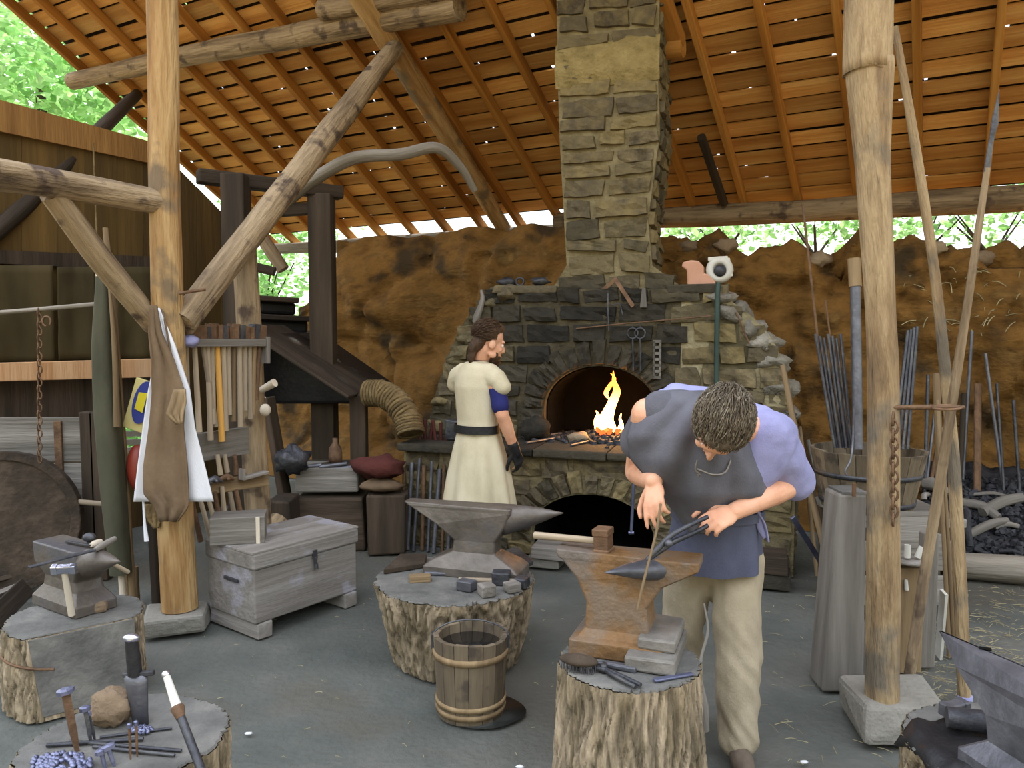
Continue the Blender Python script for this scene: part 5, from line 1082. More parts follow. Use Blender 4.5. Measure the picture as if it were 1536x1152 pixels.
for i, (px, py, l) in enumerate(((462, 702, 'grey tool lying on the grey crate, left end'), (500, 700, 'long grey tool lying on the grey crate'), (520, 704, 'pale stick on the right of the grey crate'))):
    c = W(px, py, 5.85); mb = MB(); mb.tube([c - Vector((.1, .02, 0)), c + Vector((.1, .02, .02))], .016, 7, jit=.3); one('tool', mb, mt['steel'], l, 'tool')
# tools leaning against the left end of the forge
for i in range(9):
    x = XL + .04 + i * .055; zt3 = .62 + .09 * ((i * 37) % 5) / 5; mb = MB(); a = FP(x, -.10 - .02 * (i % 3), 0.0); b = FP(x + .01 * (i % 3 - 1), -.03, zt3); mb.tube([a, b], .013 + .004 * (i % 2), 7)
    one('leaning_iron', mb, mt['steel' if i % 3 else 'rust'], 'iron bar leaning against the left end of the forge, %s from the left' % ords[i], 'bar', 'irons leaning on the forge')
for i in range(6):
    q = FP(XL + .06 + i * .045, .2, HZ); mb = MB(); mb.tube([q, q + Vector((.02 * (i % 3 - 1), 0, .14 + .02 * (i % 2)))], .014, 7); one('short_handle', mb, mt['redcloth'], 'short dark red handle standing on the left end of the hearth, %s from the left' % ords[i], 'handle', 'handles on the hearth end')
mb = MB(); q = FP(XL + .36, .25, HZ + .08); mb.box(q, (.16, .14, .16), Matrix.Rotation(-PF, 3, 'Z'), jit=.01); one('iron_block', mb, mt['iron'], 'dark square block on the left end of the hearth', 'block', bevel=.01)
mb = MB(); q = FP(XL + .48, .12, HZ); mb.tube([q, q + Z * .15], .03, 12); one('blue_can', mb, mt['blued'], 'small bluish can beside the dark block on the hearth', 'can')
# ================================================================ RIGHT SIDE
bz = .60; bcx = W(1335, 765, 4.55)
t = thing('work_bench', 'plain grey bench carrying the stave tub at right', 'bench', Vector((bcx.x, 4.6, 0)))
mb = MB(); mb.box((bcx.x, 4.6, bz - .03), (.62, .62, .05)); mk('bench_top', mb, mt['wgrey'], t, bevel=.006)
for sx in (-.26, .26):
    for sy in (-.24, .24): mb = MB(); mb.box((bcx.x + sx, 4.6 + sy, (bz - .055) / 2), (.07, .07, bz - .055)); mk('leg', mb, mt['wdark'], t, bevel=.006)
for k in range(2): mb = MB(); mb.box((bcx.x, 4.31, .18 + k * .2), (.58, .03, .17)); mk('apron_board', mb, mt['wgrey'], t, bevel=.004)
tq = W(1302, 665, 4.6); tq.z = bz; th_ = W(1302, 676, 4.6).z - bz
pail('stave_tub', 'wide grey stave tub full of steel rods behind the big right post', 'tub', tq, .255, .325, th_ + .01, 20, ((.03, .03), (.2, .028)), .1, mat='wbucket', hoopm='iron', bail=False)
def rodset(lst, r, mat, base, grp=None):
    for i, (x0, y0, x1, y1, Y0, Y1, l) in enumerate(lst):
        mb = MB(); mb.tube([W(x0, y0, Y0), W(x1, y1, Y1)], r, 8); one(base, mb, mt[mat], l, 'rod', grp)
rodset([(1223 + i * 6.3, 501 + (i % 3) * 3, 1252 + i * 4.4, 672, 4.75, 4.62 + .03 * (i % 2), 'dark steel rod standing in the left part of the tub, %s from the left' % ords[i]) for i in range(7)], .0095, 'iron', 'steel_rod', 'steel rods standing in the tub')
rodset([(1362 + i * 4.6, 496 - i * 2, 1340 + i * 7, 674, 4.75, 4.6, 'dark steel rod standing in the right part of the tub, %s from the left' % ords[i]) for i in range(4)], .0105, 'iron', 'steel_rod', 'steel rods standing in the tub')
rodset([(1204, 306, 1228, 520, 4.95, 4.8, 'x')], .008, 'rust', 'thin_rod'); C.objects[-1]['label'] = 'tall thin rod reaching from the tub up to the eave'
rodset([(1238, 450, 1268, 674, 4.8, 4.7, 'x')], .006, 'rust', 'thin_rod'); C.objects[-1]['label'] = 'thin bent wire rising above the left rods of the tub'
t = thing('steel_pipe', 'thick steel pipe with wooden upper end standing in the tub', 'pipe', W(1287, 674, 4.55))
mb = MB(); mb.tube([W(1283, 428, 4.7), W(1287, 674, 4.58)], .03, 14); mk('pipe', mb, mt['steel'], t)
mb = MB(); mb.tube([W(1281, 388, 4.72), W(1283, 430, 4.7)], .037, 12); mk('wooden_end', mb, mt['wtan'], t)
mb = MB(); mb.tube([W(1281, 600, 4.56), W(1279, 664, 4.31), W(1276, 690, 4.27), W(1268, 706, 4.26), W(1270, 713, 4.26)], .006, 6, seg=4); one('wire_hook', mb, mt['steel'], 'thin wire with hooked end hanging before the tub', 'wire')
# leaning poles between forge and tub
LP = ((1174, 548, 1200, 676, 1262, 800, .021, 'wtan', 'light brown crooked pole leaning between the forge and the tub'),
      (1205, 690, 1222, 770, 1246, 868, .02, 'wtan', 'brown pole leaning just left of the tapered post, front one'),
      (1212, 660, 1236, 760, 1262, 862, .016, 'wgrey', 'grey pole leaning behind the front brown pole'),
      (1200, 640, 1212, 740, 1226, 868, .014, 'wtan', 'thin brown pole leaning nearest the forge corner'),
      (1226, 700, 1246, 790, 1266, 862, .022, 'wgrey', 'grey pole leaning under the left side of the tub'),
      (1218, 720, 1232, 800, 1240, 872, .012, 'wdark', 'thin dark stick among the leaning poles'))
for x0, y0, x1, y1, x2, y2, r, m, l in LP:
    g = G(x2, y2) if y2 > 840 else None
    Y2 = g.y if g else 4.5; mb = MB(); mb.tube([W(x0, y0, Y2 + .45), W(x1, y1, Y2 + .25), g + Z * r if g else Vector((W(x2, y2, Y2).x, Y2, .02))], [r * .8, r, r], 9, seg=5, jit=.15); one('leaning_pole', mb, mt[m], l, 'pole')
mb = MB(); mb.beam(W(1189, 776, 4.75), G(1247, 868, .01), .034, .014, Vector((0, -1, 0))); one('flat_bar', mb, mt['blued'], 'bright bluish flat bar leaning at the foot of the forge', 'bar', bevel=.002)
# tapered box post
yy = G(1262, 1040).y; fr = [W(1259, 742, yy + .02), W(1301, 742, yy + .02), W(1296, 1040, yy), W(1234, 1034, yy)]
for p in fr[2:]: p.z = .004
t = thing('anvil_block', 'tapering grey-brown wooden block standing left of the big post', 'block', (fr[2] + fr[3]) / 2)
mb = MB(); mb.prism(fr, Vector((.0, .17, 0))); mk('block', mb, mt['wgrey'], t, bevel=.012)
mb = MB(); c = (fr[0] + fr[1]) / 2; mb.box(c + Vector((.01, .085, .004)), (.115, .16, .012)); mk('end_face', mb, mt['endgrain'], t)
mb = MB(); c = W(1281, 735, yy - .005); mb.box(c, (.014, .014, .06)); mk('iron_staple', mb, mt['rust'], t)
# stand with tray behind the post
sy = 3.62; t = thing('tool_stand', 'brown upright board stand with a round tray behind the big post', 'stand', Vector((W(1378, 1000, sy).x, sy, 0)))
def bd(px0, px1, py0, Y, d, name, mat, py1=None):
    a = W(px0, py0, Y); b = W(px1, py0, Y); z0 = .0 if py1 is None else W(px0, py1, Y).z; mb = MB(); mb.box(((a.x + b.x) / 2, Y + d / 2, (a.z + z0) / 2), (b.x - a.x, d, a.z - z0)); return mk(name, mb, mt[mat], t, bevel=.006)
bd(1346, 1388, 852, sy, .05, 'front_board', 'wtan'); bd(1386, 1410, 800, sy + .06, .05, 'side_board', 'wgrey'); bd(1345, 1424, 768, sy + .5, .03, 'back_board', 'wgrey', 840)
mb = MB(); c = W(1368, 845, sy); mb.lathe(c + Vector((0, .03, 0)), [(0, 0), (.085, 0), (.09, .012), (.08, .014), (0, .012)], 24); mk('tray', mb, mt['wgrey'], t)
for i, (px, l) in enumerate(((1364, 'upright pale wooden cylinder on the round tray'), (1379, 'tilted white cylinder on the round tray'))):
    c = W(px, 838, sy); mb = MB(); mb.tube([c + Vector((0, .02, 0)), c + Vector((.022 * i, .02, .062 - .01 * i))], .015, 10); one('bobbin', mb, mt['offwhite'], l, 'bobbin')
mb = MB(); mb.tube([W(1360, 885, sy - .01), W(1359, 870, sy - .01)], [.01, .008], 8); one('file_handle', mb, mt['offwhite'], 'small pale handle on the front of the brown stand', 'handle')
a = W(1416, 888, 3.7); mb = MB(); mb.beam(G(1408, 985) , a, .014, .05, Vector((0, -1, 0))); one('pale_slat', mb, mt['offwhite'], 'short pale slat leaning right of the brown stand', 'slat')
# leaning pole, spear and canes
g = G(1447, 1056); log('leaning_pole', [g, W(1441, 900, g.y), W(1432, 720, g.y + .02), W(1424, 620, g.y + .03), W(1402, 410, g.y + .05), W(1370, 200, g.y + .06), W(1342, 40, g.y + .06)], [.027, .028, .026, .024, .021, .019, .014], 'logr', 'pale peeled pole leaning against the top of the big right post', 'pole', n=12, jit=.06)
mb = MB(); mb.lathe(g, [(0, .002), (.031, .002), (.031, .04), (0, .04)], 14); one('end_cap', mb, mt['lav'], 'purplish band around the foot of the pale leaning pole', 'band')
g = G(1358, 1056); g.z += pb2.z * .0; t = thing('spear', 'long spear with dark pointed blade crossing before the pale pole', 'spear', g)
ys = lambda u: lerp(g.y, g.y - .12, u)
mb = MB(); mb.tube([g, W(1384, 880, ys(.2)), W(1415, 690, ys(.4)), W(1455, 430, ys(.7)), W(1481, 252, ys(.9))], [.024, .023, .021, .016, .012], 12, seg=4, jit=.05); mk('shaft', mb, mt['log'], t)
mb = MB(); a, b, c, d_ = W(1480, 258, ys(.9)), W(1486, 215, ys(.93)), W(1492, 185, ys(.95)), W(1499, 134, ys(1)); mb.tube([a, b, lerp(b, c, .5), c, d_], [.0135, .011, .012, .016, .001], 10, sq=(1, .5)); mk('blade', mb, mt['iron'], t)
for i, (x0, y0, x1, y1, l) in enumerate(((1406, 600, 1424, 985, 'thin cane standing between spear and pale pole, left one'), (1412, 640, 1432, 985, 'thin cane standing between spear and pale pole, right one'))):
    a = G(x1, y1); mb = MB(); mb.tube([a, W(x0, y0, a.y + .05)], [.012, .009], 8); one('cane', mb, mt['wtan'], l, 'cane')
mb = MB(); mb.tube([W(1404, 560, 4.0), W(1408, 660, 3.95), W(1410, 800, 3.9)], .018, 8); one('brown_stake', mb, mt['wtan'], 'brown stake behind the crossing of spear and pale pole', 'stake')
mb = MB(); ia = W(1338, 611, YR - .05); ib = W(1447, 611, YR - .09); mb.tube([ia, lerp(ia, ib, .55), ib], [.009, .011, .007], 8); q = W(1420, 611, YR - .1)
mb.tube([W(1420 + 22 * math.cos(a), 611 + 3.5 * math.sin(a), YR - .1 - .06 * math.sin(a)) for a in [k * math.pi / 8 for k in range(17)]], .005, 6, caps=False); one('iron_spike', mb, mt['rust'], 'horizontal iron spike with a ring holding the leaning poles', 'spike')
t = thing('chain', 'heavy rusty chain hanging on the big right post', 'chain', W(1342, 700, YR - .1))
for i in range(13):
    c = W(1340 + (1.5 if i % 2 else 0), 628 + i * 12.6, YR - .095); mb = MB(); ax_ = Vector((.8, -.6, 0)) if i % 2 else Vector((.6, .8, 0)); mb.tube([c + ax_ * .013 * math.cos(a) + Z * .025 * math.sin(a) for a in [k * math.pi / 6 for k in range(13)]], .0052, 6, caps=False); mk('link', mb, mt['rust'], t)
# charcoal pen
ga, gb = G(1380, 862, .0), G(1640, 884, .0); log('border_log', [ga + Z * .085, lerp(ga, gb, .5) + Z * .09, gb + Z * .085], [.085, .09, .085], 'loggrey', 'thick log edging the charcoal heap at right', 'log')
def heap(u, v):
    a = lerp(ga, gb, u); b = a + e2 * 1.05; p = lerp(a + e2 * .12, b, v); p.z = .08 + .55 * v ** .8 + .07 * noise.noise(p * 4) + .03 * noise.noise(p * 13); return p
mb = MB(); mb.sheet(heap, 50, 34, .05); 
for i in range(700):
    u, v = rnd(0, 1), rnd(0.02, .8); mb.ball(heap(u, v) + Z * .01, rnd(.012, .04), n=6, m=4, jit=.7, sm=False, R=Matrix.Rotation(rnd(0, 3), 3, 'X'))
o_ = one('charcoal', mb, mt['coal'], 'black charcoal heap behind the border log at right', 'charcoal'); o_['kind'] = 'stuff'
ST = ((1440, 766, 1500, 790, .035, 'wgrey', 'thick grey branch end lying high on the charcoal heap'), (1470, 783, 1530, 760, .04, 'wgrey', 'pale split board lying on the charcoal heap at the right edge'), (1452, 815, 1512, 792, .03, 'wgrey', 'grey stick lying aslant in the middle of the charcoal heap'), (1448, 780, 1455, 830, .028, 'coal', 'bent charred stick at the left of the charcoal heap'), (1490, 800, 1526, 800, .018, 'wgrey', 'thin stick crossing the charcoal heap low at right'), (1462, 752, 1512, 756, .014, 'wgrey', 'thin upper stick on the charcoal heap'), (1385, 742, 1420, 756, .045, 'wgrey', 'rounded grey branch on the heap right of the tub'), (1372, 760, 1392, 752, .02, 'wgrey', 'curved pale root right of the tub on the heap'), (1500, 838, 1530, 846, .014, 'coal', 'small black stick by the border log'), (1460, 835, 1490, 846, .014, 'coal', 'small charred stick near the left of the border log'), (1425, 772, 1440, 800, .022, 'coal', 'dark chunk of branch behind the pale pole'))
def heap_at(px, py):
    best = None
    for i in range(41):
        for j in range(41):
            p = heap(i / 40, j / 40); d = p - CAM; d = d / d.y; r = ray(px, py); r = r / r.y; e = (d - r).length
            if best is None or e < best[0]: best = (e, p)
    return best[1]
for x0, y0, x1, y1, r, m, l in ST:
    mb = MB(); mb.tube([heap_at(x0, y0) + Z * (r + .03), heap_at((x0 + x1) / 2, (y0 + y1) / 2) + Z * (r + .05), heap_at(x1, y1) + Z * (r + .03)], [r, r * 1.05, r * .85], 9, seg=3, jit=.2); one('charred_stick', mb, mt[m], l, 'stick')
RB = ((1458, 497, 1441, 730, .013, 'steel', 'dark rod leaning on the bank right of the spear'), (1478, 530, 1508, 740, .012, 'steel', 'shiny rod leaning on the bank at far right, upper end highest'), (1495, 575, 1506, 742, .01, 'iron', 'thin dark rod beside the shiny rod at far right'), (1467, 575, 1463, 742, .03, 'rust', 'broad rusty strip leaning on the bank at far right'), (1392, 562, 1372, 745, .014, 'iron', 'dark rod leaning on the bank right of the tub'), (1402, 620, 1378, 745, .012, 'steel', 'rod leaning on the bank between tub and pale pole'), (1410, 650, 1390, 742, .016, 'rust', 'short rusty rod leaning behind the spear shaft'), (1520, 600, 1528, 745, .012, 'iron', 'thin dark rod leaning at the right edge of the picture'), (1446, 590, 1438, 735, .02, 'wdark', 'dark lath leaning behind the pale pole'))
for x0, y0, x1, y1, r, m, l in RB:
    f = heap_at(x1, y1); mb = MB(); mb.tube([f, W(x0, y0, f.y + .12)], r, 8, sq=(1, .4) if r > .025 else (1, 1)); one('leaning_rod', mb, mt[m], l, 'rod')
# ================================================================ PEOPLE
class Fr:
    """a local frame: r right, f forward, u up"""
    def __init__(s, o, f, u):
        s.o = Vector(o); s.f = Vector(f).normalized(); u = Vector(u); s.u = (u - s.f * u.dot(s.f)).normalized(); s.r = s.f.cross(s.u)
        s.R = Matrix((s.r, s.f, s.u)).transposed()
    def __call__(s, x, y, z): return s.o + s.r * x + s.f * y + s.u * z
def head_solid(mb, F, s=1.0):
    def B(x, y, z, a, b, c): mb.ball(F(x * s, y * s, z * s), (a * s, b * s, c * s), n=20, m=14, R=F.R)
    B(0, -.012, .03, .075, .096, .088); B(0, .04, -.04, .060, .056, .078); B(0, .05, -.09, .044, .044, .034); B(0, .082, -.115, .021, .02, .017)
    B(0, .083, .014, .05, .016, .012); B(0, .094, -.082, .025, .012, .007); B(0, .093, -.093, .022, .012, .008)
    for k in (-1, 1): B(k * .038, .066, -.042, .022, .022, .02); B(k * .077, -.005, -.022, .011, .026, .033); B(k * .055, .02, -.085, .014, .03, .022)
    cap(mb, F(0, .094 * s, .0), .009 * s, F(0, .111 * s, -.044 * s), .0115 * s); B(0, .098, -.052, .018, .012, .009)
def eyes(F, s, par):
    for k in (-1, 1):
        mb = MB(); mb.ball(F(k * .031 * s, .077 * s, -.012 * s), .0125 * s, R=F.R); e = mk('eye', mb, mt['eye'], par)
        mb = MB(); mb.ball(F(k * .031 * s, .0865 * s, -.013 * s), .0055 * s); mk('iris', mb, mt['iris'], e)
def hand_solid(mb, w, d, n, th, curl, s=1.0, spread=.16, thc=.5, curls=None):
    """w wrist, d towards the fingers, n out of the back of the hand, th: side (+1/-1) of the thumb along d x n"""
    F = Fr(w, d, n); L = (.068, .077, .071, .055); Kx = (.030, .010, -.010, -.028); Kl = (.088, .091, .087, .079)
    mb.ball(F(0, .045 * s, 0), (.038 * s, .05 * s, .0145 * s), n=14, m=10, R=F.R)
    for i in range(4):
        k = F(th * Kx[i] * s, Kl[i] * s, .003 * s); cap(mb, F(th * Kx[i] * .55 * s, .012 * s, 0), .0125 * s, k, .0108 * s, 10)
        c = (curls[i] if curls else curl) * (1 + .06 * i); a = th * (1.5 - i) * spread * .4; p = k; dr = Vector((math.sin(a), math.cos(a), 0)); r = .0094
        for j, q in enumerate((.45, .31, .24)):
            b = c * (.75, 1.75, 2.5)[j]; v = Vector((dr.x, dr.y * math.cos(b), -math.sin(b))); p2 = p + F.R @ (v * L[i] * q * s); cap(mb, p, r * s, p2, (r - .0009) * s, 10); p = p2; r -= .0009
    p = F(th * .022 * s, .02 * s, -.004 * s); p2 = F(th * .052 * s, .052 * s, -.014 * s - .01 * thc); cap(mb, p, .014 * s, p2, .0115 * s, 10)
    p3 = p2 + F.R @ (Vector((th * .014, .03, -.018 * thc * 1.6)) * s); cap(mb, p2, .0115 * s, p3, .010 * s, 10); p4 = p3 + F.R @ (Vector((-th * .004 * thc, .024, -.013 * thc * 2)) * s); cap(mb, p3, .010 * s, p4, .0085 * s, 10)
def ell(F, z, a, b, n=40, fold=0, k=7, ph=0, oy=0, ox=0):
    return [F(ox + a * math.cos(q) * (1 + fold * math.sin(k * q + ph)), oy + b * math.sin(q) * (1 + fold * math.sin(k * q + ph)), z) for q in [2 * math.pi * j / n for j in range(n)]]
def strands(name, F, s, par, mat, n, sd, rad, c0, part, ln, lift=.004, seg=4, thick=.0022):
    """short locks combed over the skull ellipsoid: part(d) decides if a root grows hair and returns the comb direction"""
    rg = random.Random(sd); mb = MB(); k = 0
    while k < n:
        d = Vector((rg.gauss(0, 1), rg.gauss(0, 1), rg.gauss(0, 1))).normalized(); cdir = part(d)
        if cdir is None: continue
        k += 1; pts = []; q = d.copy(); cdir = (Vector(cdir) + Vector((rg.uniform(-.3, .3), rg.uniform(-.3, .3), rg.uniform(-.2, .2)))).normalized(); L = ln * rg.uniform(.6, 1.2)
        for j in range(seg + 1):
            h = 1 + (lift * (1.2 - abs(j / seg - .4)) + rg.uniform(0, .03)) / .09 * .5; pts.append(F(*(c0[i] * s + q[i] * rad[i] * s * h for i in range(3))))
            t_ = cdir - q * cdir.dot(q); q = (q + t_ * (L / seg / .09)).normalized()
        mb.tube(pts, [thick * s * (1 - .75 * j / seg) for j in range(seg + 1)], 4, caps=False)
    return mk(name, mb, mat, par)
# ---------------------------------------------------------------- the helper in cream linen
hb_ = W(716, 700, 5.02); hb_.z = 0
Ft = Fr(hb_, (.70, .71, 0), Z); Hd = Fr(W(735, 513, 5.0) + Vector((.0, .0, .005)), (.90, .36, -.26), (.28, .1, 1))
man = thing('person', 'bearded person standing at the forge, back turned, cream tunic, black belt, one black glove', 'person', hb_)
B = MB(); head_solid(B, Hd, .98)
cap(B, Hd(0, -.02, -.05), .055, Ft(0, .02, 1.46), .06); cap(B, Ft(0, 0, 1.36), .09, Ft(0, 0, 1.0), .09)
RA_ = [Ft(.165, .0, 1.355), Ft(.235, .0, 1.13), Ft(.235, .11, .90)]; LA_ = [Ft(-.13, .01, 1.355), Ft(-.16, .07, 1.12), Ft(-.17, .24, .96)]
for a_ in (RA_, LA_):
    cap(B, a_[0], .055, a_[1], .042); cap(B, a_[1], .042, lerp(a_[1], a_[2], .35), .043); cap(B, lerp(a_[1], a_[2], .35), .043, a_[2], .028); hd = (a_[2] - a_[1]).normalized()
    hand_solid(B, a_[2], hd, Ft.r * (1 if a_ is RA_ else -1), 1 if a_ is RA_ else -1, .5, 1.0)
for k in (-1, 1): cap(B, Ft(k * .07, 0, .92), .07, Ft(k * .1, .02, .48), .058); cap(B, Ft(k * .1, .02, .48), .058, Ft(k * .1, -.02, .09), .04); cap(B, Ft(k * .1, -.02, .06), .045, Ft(k * .11, .13, .04), .035)
blob('body', B, mt['skin'], man, .0055, 4)
eyes(Hd, .98, man)
HB = MB()
def hbp(x, y, z, a, b, c): HB.ball(Hd(x, y, z), (a, b, c), n=20, m=14, R=Hd.R)
hbp(0, -.028, .045, .08, .096, .088); hbp(0, -.075, -.02, .062, .045, .07); hbp(0, -.10, -.06, .036, .034, .06); hbp(0, -.095, -.12, .028, .026, .055); hbp(.0, .03, .095, .06, .05, .035)
hair = blob('hair', HB, mt['hairb'], man, .007, 4, disp=.004, df=(40, 40, 12))
strands('hair_locks', Hd, 1.0, man, mt['hairb'], 420, 4, (.082, .1, .09), (0, -.025, .043), lambda d: None if (d.y > .35 and d.z < .55) or d.z < -.35 else Vector((0, -1, -.45)), .075)
HB = MB(); hbp(0, .058, -.1, .048, .043, .036); hbp(0, .088, -.122, .026, .02, .024)
for k in (-1, 1): hbp(k * .048, .04, -.085, .012, .024, .03)
hbp(0, .101, -.073, .026, .01, .005); blob('beard', HB, mt['hairb'], man, .006, 3, disp=.003, df=(60, 60, 30))
# tunic
T = MB(); prof = [(.99, .158, .122), (1.08, .154, .118), (1.2, .162, .125), (1.3, .172, .13), (1.38, .168, .118), (1.43, .135, .10), (1.465, .08, .078)]
T.loft([ell(Ft, z, a, b, 36) for z, a, b in prof])
for k in (-1, 1): cap(T, Ft(k * .12, 0, 1.385), .07, Ft(k * .195, .0, 1.35), .066); cap(T, Ft(k * .19, 0, 1.36), .066, Ft(k * .222, .01, 1.31), .062)
blob('tunic', T, mt['cream'], man, .008, 6, disp=.007, df=(7, 7, 4))
T = MB(); R_ = []
for z, a, b, fo in ((1.015, .155, .122, .0), (.96, .168, .14, .02), (.86, .19, .165, .035), (.72, .218, .198, .05), (.56, .243, .225, .06), (.42, .262, .245, .065)):
    R_.append([p + Ft.f * .01 for p in ell(Ft, z, a, b, 84, fo, 9, z * 1.5)])
mbs = MB(); mbs.loft(R_, caps=False); n_ = 84
inner = [[lerp(p, Ft(0, .01, z_), .03) for p in r] for r, z_ in zip(R_, (1.015, .96, .86, .72, .56, .42))]
mbs.loft([list(reversed(r)) for r in inner], caps=False); rim = R_[-1] + inner[-1]
mbs.add(rim, [(j, j + n_, (j + 1) % n_ + n_, (j + 1) % n_) for j in range(n_)]); mk('skirt', mbs, mt['cream'], man)
mb = MB(); R_ = [ell(Ft, z, a, b, 48) for z, a, b in ((1.0, .165, .133), (1.0, .171, .139), (1.052, .168, .136), (1.052, .162, .130))]; mb.loft(R_ + [R_[0]], caps=False, sm=False); mk('belt', mb, mt['black'], man)
mb = MB(); mb.box(Ft(.12, .10, 1.026), (.05, .02, .06), Ft.R); mk('buckle', mb, mt['steel'], man)
for a_, nm in ((RA_, 'r'), (LA_, 'l')):
    T = MB(); cap(T, lerp(a_[0], a_[1], .3), .054, lerp(a_[0], a_[1], .75), .06); blob('sleeve', T, mt['navy'], man, .007, 3, disp=.004, df=(12, 12, 8))
T = MB(); hd = (RA_[2] - RA_[1]).normalized(); T2 = MB(); hand_solid(T2, RA_[2], hd, Ft.r, 1, .5, 1.16); cap(T2, RA_[2] - hd * .035, .038, RA_[2] + hd * .03, .036); blob('glove', T2, mt['black'], man, .005, 3)
mb = MB(); mb.tube([Hd(.056 * math.cos(a), -.02 + .058 * math.sin(a), -.135 + .012 * math.sin(a)) for a in [k * math.pi / 10 for k in range(21)]], .003, 5, caps=False); mk('neck_cord', mb, mt['black'], man)
T = MB()
for k in (-1, 1): cap(T, Ft(k * .07, 0, .9), .075, Ft(k * .1, .02, .48), .073); cap(T, Ft(k * .1, .02, .48), .073, Ft(k * .1, -.02, .14), .064)
blob('trousers', T, mt['wdark'], man, .01, 5, disp=.008)
for k in (-1, 1): T = MB(); cap(T, Ft(k * .1, -.03, .05), .05, Ft(k * .115, .14, .042), .042); cap(T, Ft(k * .1, -.02, .06), .052, Ft(k * .1, -.02, .2), .056); blob('boot', T, mt['black'], man, .008, 4)
# ---------------------------------------------------------------- the smith
smith = thing('person', 'dark-haired person in grey tunic bending low over the rusty anvil with tongs', 'person', G(1080, 1150))
PE = W(1074, 815, 3.0); CH = W(1062, 668, 2.82); SA = W(972, 622, 2.74); SB = W(1152, 648, 2.76)
HC = W(1080, 637, 2.52); Hs = Fr(HC, (-.26, -.16, -.95), (-.05, -.97, .2)); hsz = 1.0
EA = W(955, 708, 2.96); WA = W(981, 722, 2.66); EB = W(1192, 724, 2.86); WB = W(1102, 767, 2.62)
KN = [W(1106, 985, 2.90), W(1022, 935, 3.08)]; AN = [W(1107, 1108, 2.86), W(1020, 1060, 3.16)]; HI = [W(1102, 838, 3.0), W(1042, 838, 3.04)]
B = MB(); head_solid(B, Hs, hsz)
cap(B, Hs(0, -.035, -.07), .062, lerp(SA, SB, .66) + Vector((0, .03, 0)), .078); cap(B, PE + Vector((0, .05, 0)), .10, CH + Vector((0, .05, 0)), .10); cap(B, SA, .06, SB, .06)
for s_, e_, w_ in ((SA, EA, WA), (SB, EB, WB)):
    cap(B, s_, .062, e_, .046); m_ = lerp(e_, w_, .35); cap(B, e_, .046, m_, .047); cap(B, m_, .047, w_, .031)
hA = (W(982, 778, 2.58) - WA).normalized(); hand_solid(B, WA, hA, Vector((-.55, -.8, .1)), 1, .32, 1.05, curls=(.25, .4, .5, .6), thc=.2)
hB = (W(1046, 795, 2.54) - WB).normalized(); hand_solid(B, WB, hB, Vector((.05, -.75, .65)), 1, .75, 1.05, thc=.6)
for h_, k_, a_ in zip(HI, KN, AN): cap(B, h_, .09, k_, .06); cap(B, k_, .06, a_, .042)
blob('body', B, mt['skin'], smith, .005, 4)
eyes(Hs, hsz, smith)
HB = MB()
def hbp(x, y, z, a, b, c): HB.ball(Hs(x * hsz, y * hsz, z * hsz), (a * hsz, b * hsz, c * hsz), n=20, m=14, R=Hs.R)
hbp(0, -.02, .042, .08, .098, .086); hbp(0, -.07, -.015, .066, .048, .06); hbp(0, .045, .085, .062, .046, .036)
for k in (-1, 1): hbp(k * .07, .015, .0, .012, .03, .05)
blob('hair', HB, mt['hairg'], smith, .006, 4, disp=.003, df=(40, 40, 40))
strands('hair_locks', Hs, hsz, smith, mt['hairg'], 1500, 9, (.083, .101, .09), (0, -.018, .041), lambda d: None if (d.y > .62 and d.z < .35) or d.z < -.3 else Vector((d.x * .5, 1, .1)) , .055, lift=.012)
# tunic sleeve, back and collar, sky light painted in as lavender cloth
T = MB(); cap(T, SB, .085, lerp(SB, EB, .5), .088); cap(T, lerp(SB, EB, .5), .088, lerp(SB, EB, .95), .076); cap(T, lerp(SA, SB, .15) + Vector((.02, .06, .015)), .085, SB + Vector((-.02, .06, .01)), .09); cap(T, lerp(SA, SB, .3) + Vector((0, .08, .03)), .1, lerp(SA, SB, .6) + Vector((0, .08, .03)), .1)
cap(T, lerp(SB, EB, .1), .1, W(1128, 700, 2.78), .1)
blob('skylit_tunic', T, mt['lav'], smith, .008, 5, disp=.01, df=(9, 9, 9))
# grey tunic: bodice hanging from the bent back, then the hem below the belt
T = MB()
cap(T, SA + Vector((.05, -.01, 0)), .088, lerp(SA, SB, .55) + Vector((0, -.01, -.02)), .1); cap(T, lerp(SA, SB, .25), .11, W(1000, 690, 2.82), .085); cap(T, CH, .15, W(1078, 745, 2.93), .12); cap(T, W(1100, 690, 2.78), .09, W(1100, 745, 2.84), .08)
cap(T, SA + Vector((.02, .02, -.02)), .075, W(958, 660, 2.84), .07)
blob('tunic', T, mt['grey'], smith, .008, 7, disp=.012, df=(8, 8, 4))
DR = ((588, 990, 1062, 2.70), (604, 968, 1095, 2.66), (625, 952, 1112, 2.63), (655, 942, 1128, 2.60), (688, 948, 1142, 2.595), (715, 972, 1153, 2.60), (742, 993, 1156, 2.61), (766, 1012, 1120, 2.66), (786, 1028, 1080, 2.70), (798, 1037, 1056, 2.72))
def drape(u, v):
    f = v * (len(DR) - 1); i = min(int(f), len(DR) - 2); k = f - i; y, a, b, Y = [lerp(DR[i][q], DR[i + 1][q], k) for q in range(4)]
    px = lerp(a, b, u); c = 2 * u - 1
    rad = math.atan2(px - 1075, y - 560)                       # folds fan out from the neck
    fo = .016 * math.sin(rad * 15 + .8 * noise.noise(Vector((u * 3, v * 3, 2)))) * min(1, v * 2.2) + .012 * noise.noise(Vector((u * 4, v * 3, 5)))
    return W(px, y, Y + (.16 if c > 0 else .13) * abs(c) ** 2.6 + fo)
mb = MB(); mb.sheet(drape, 48, 48, .008); mk('tunic_front', mb, mt['grey'], smith)
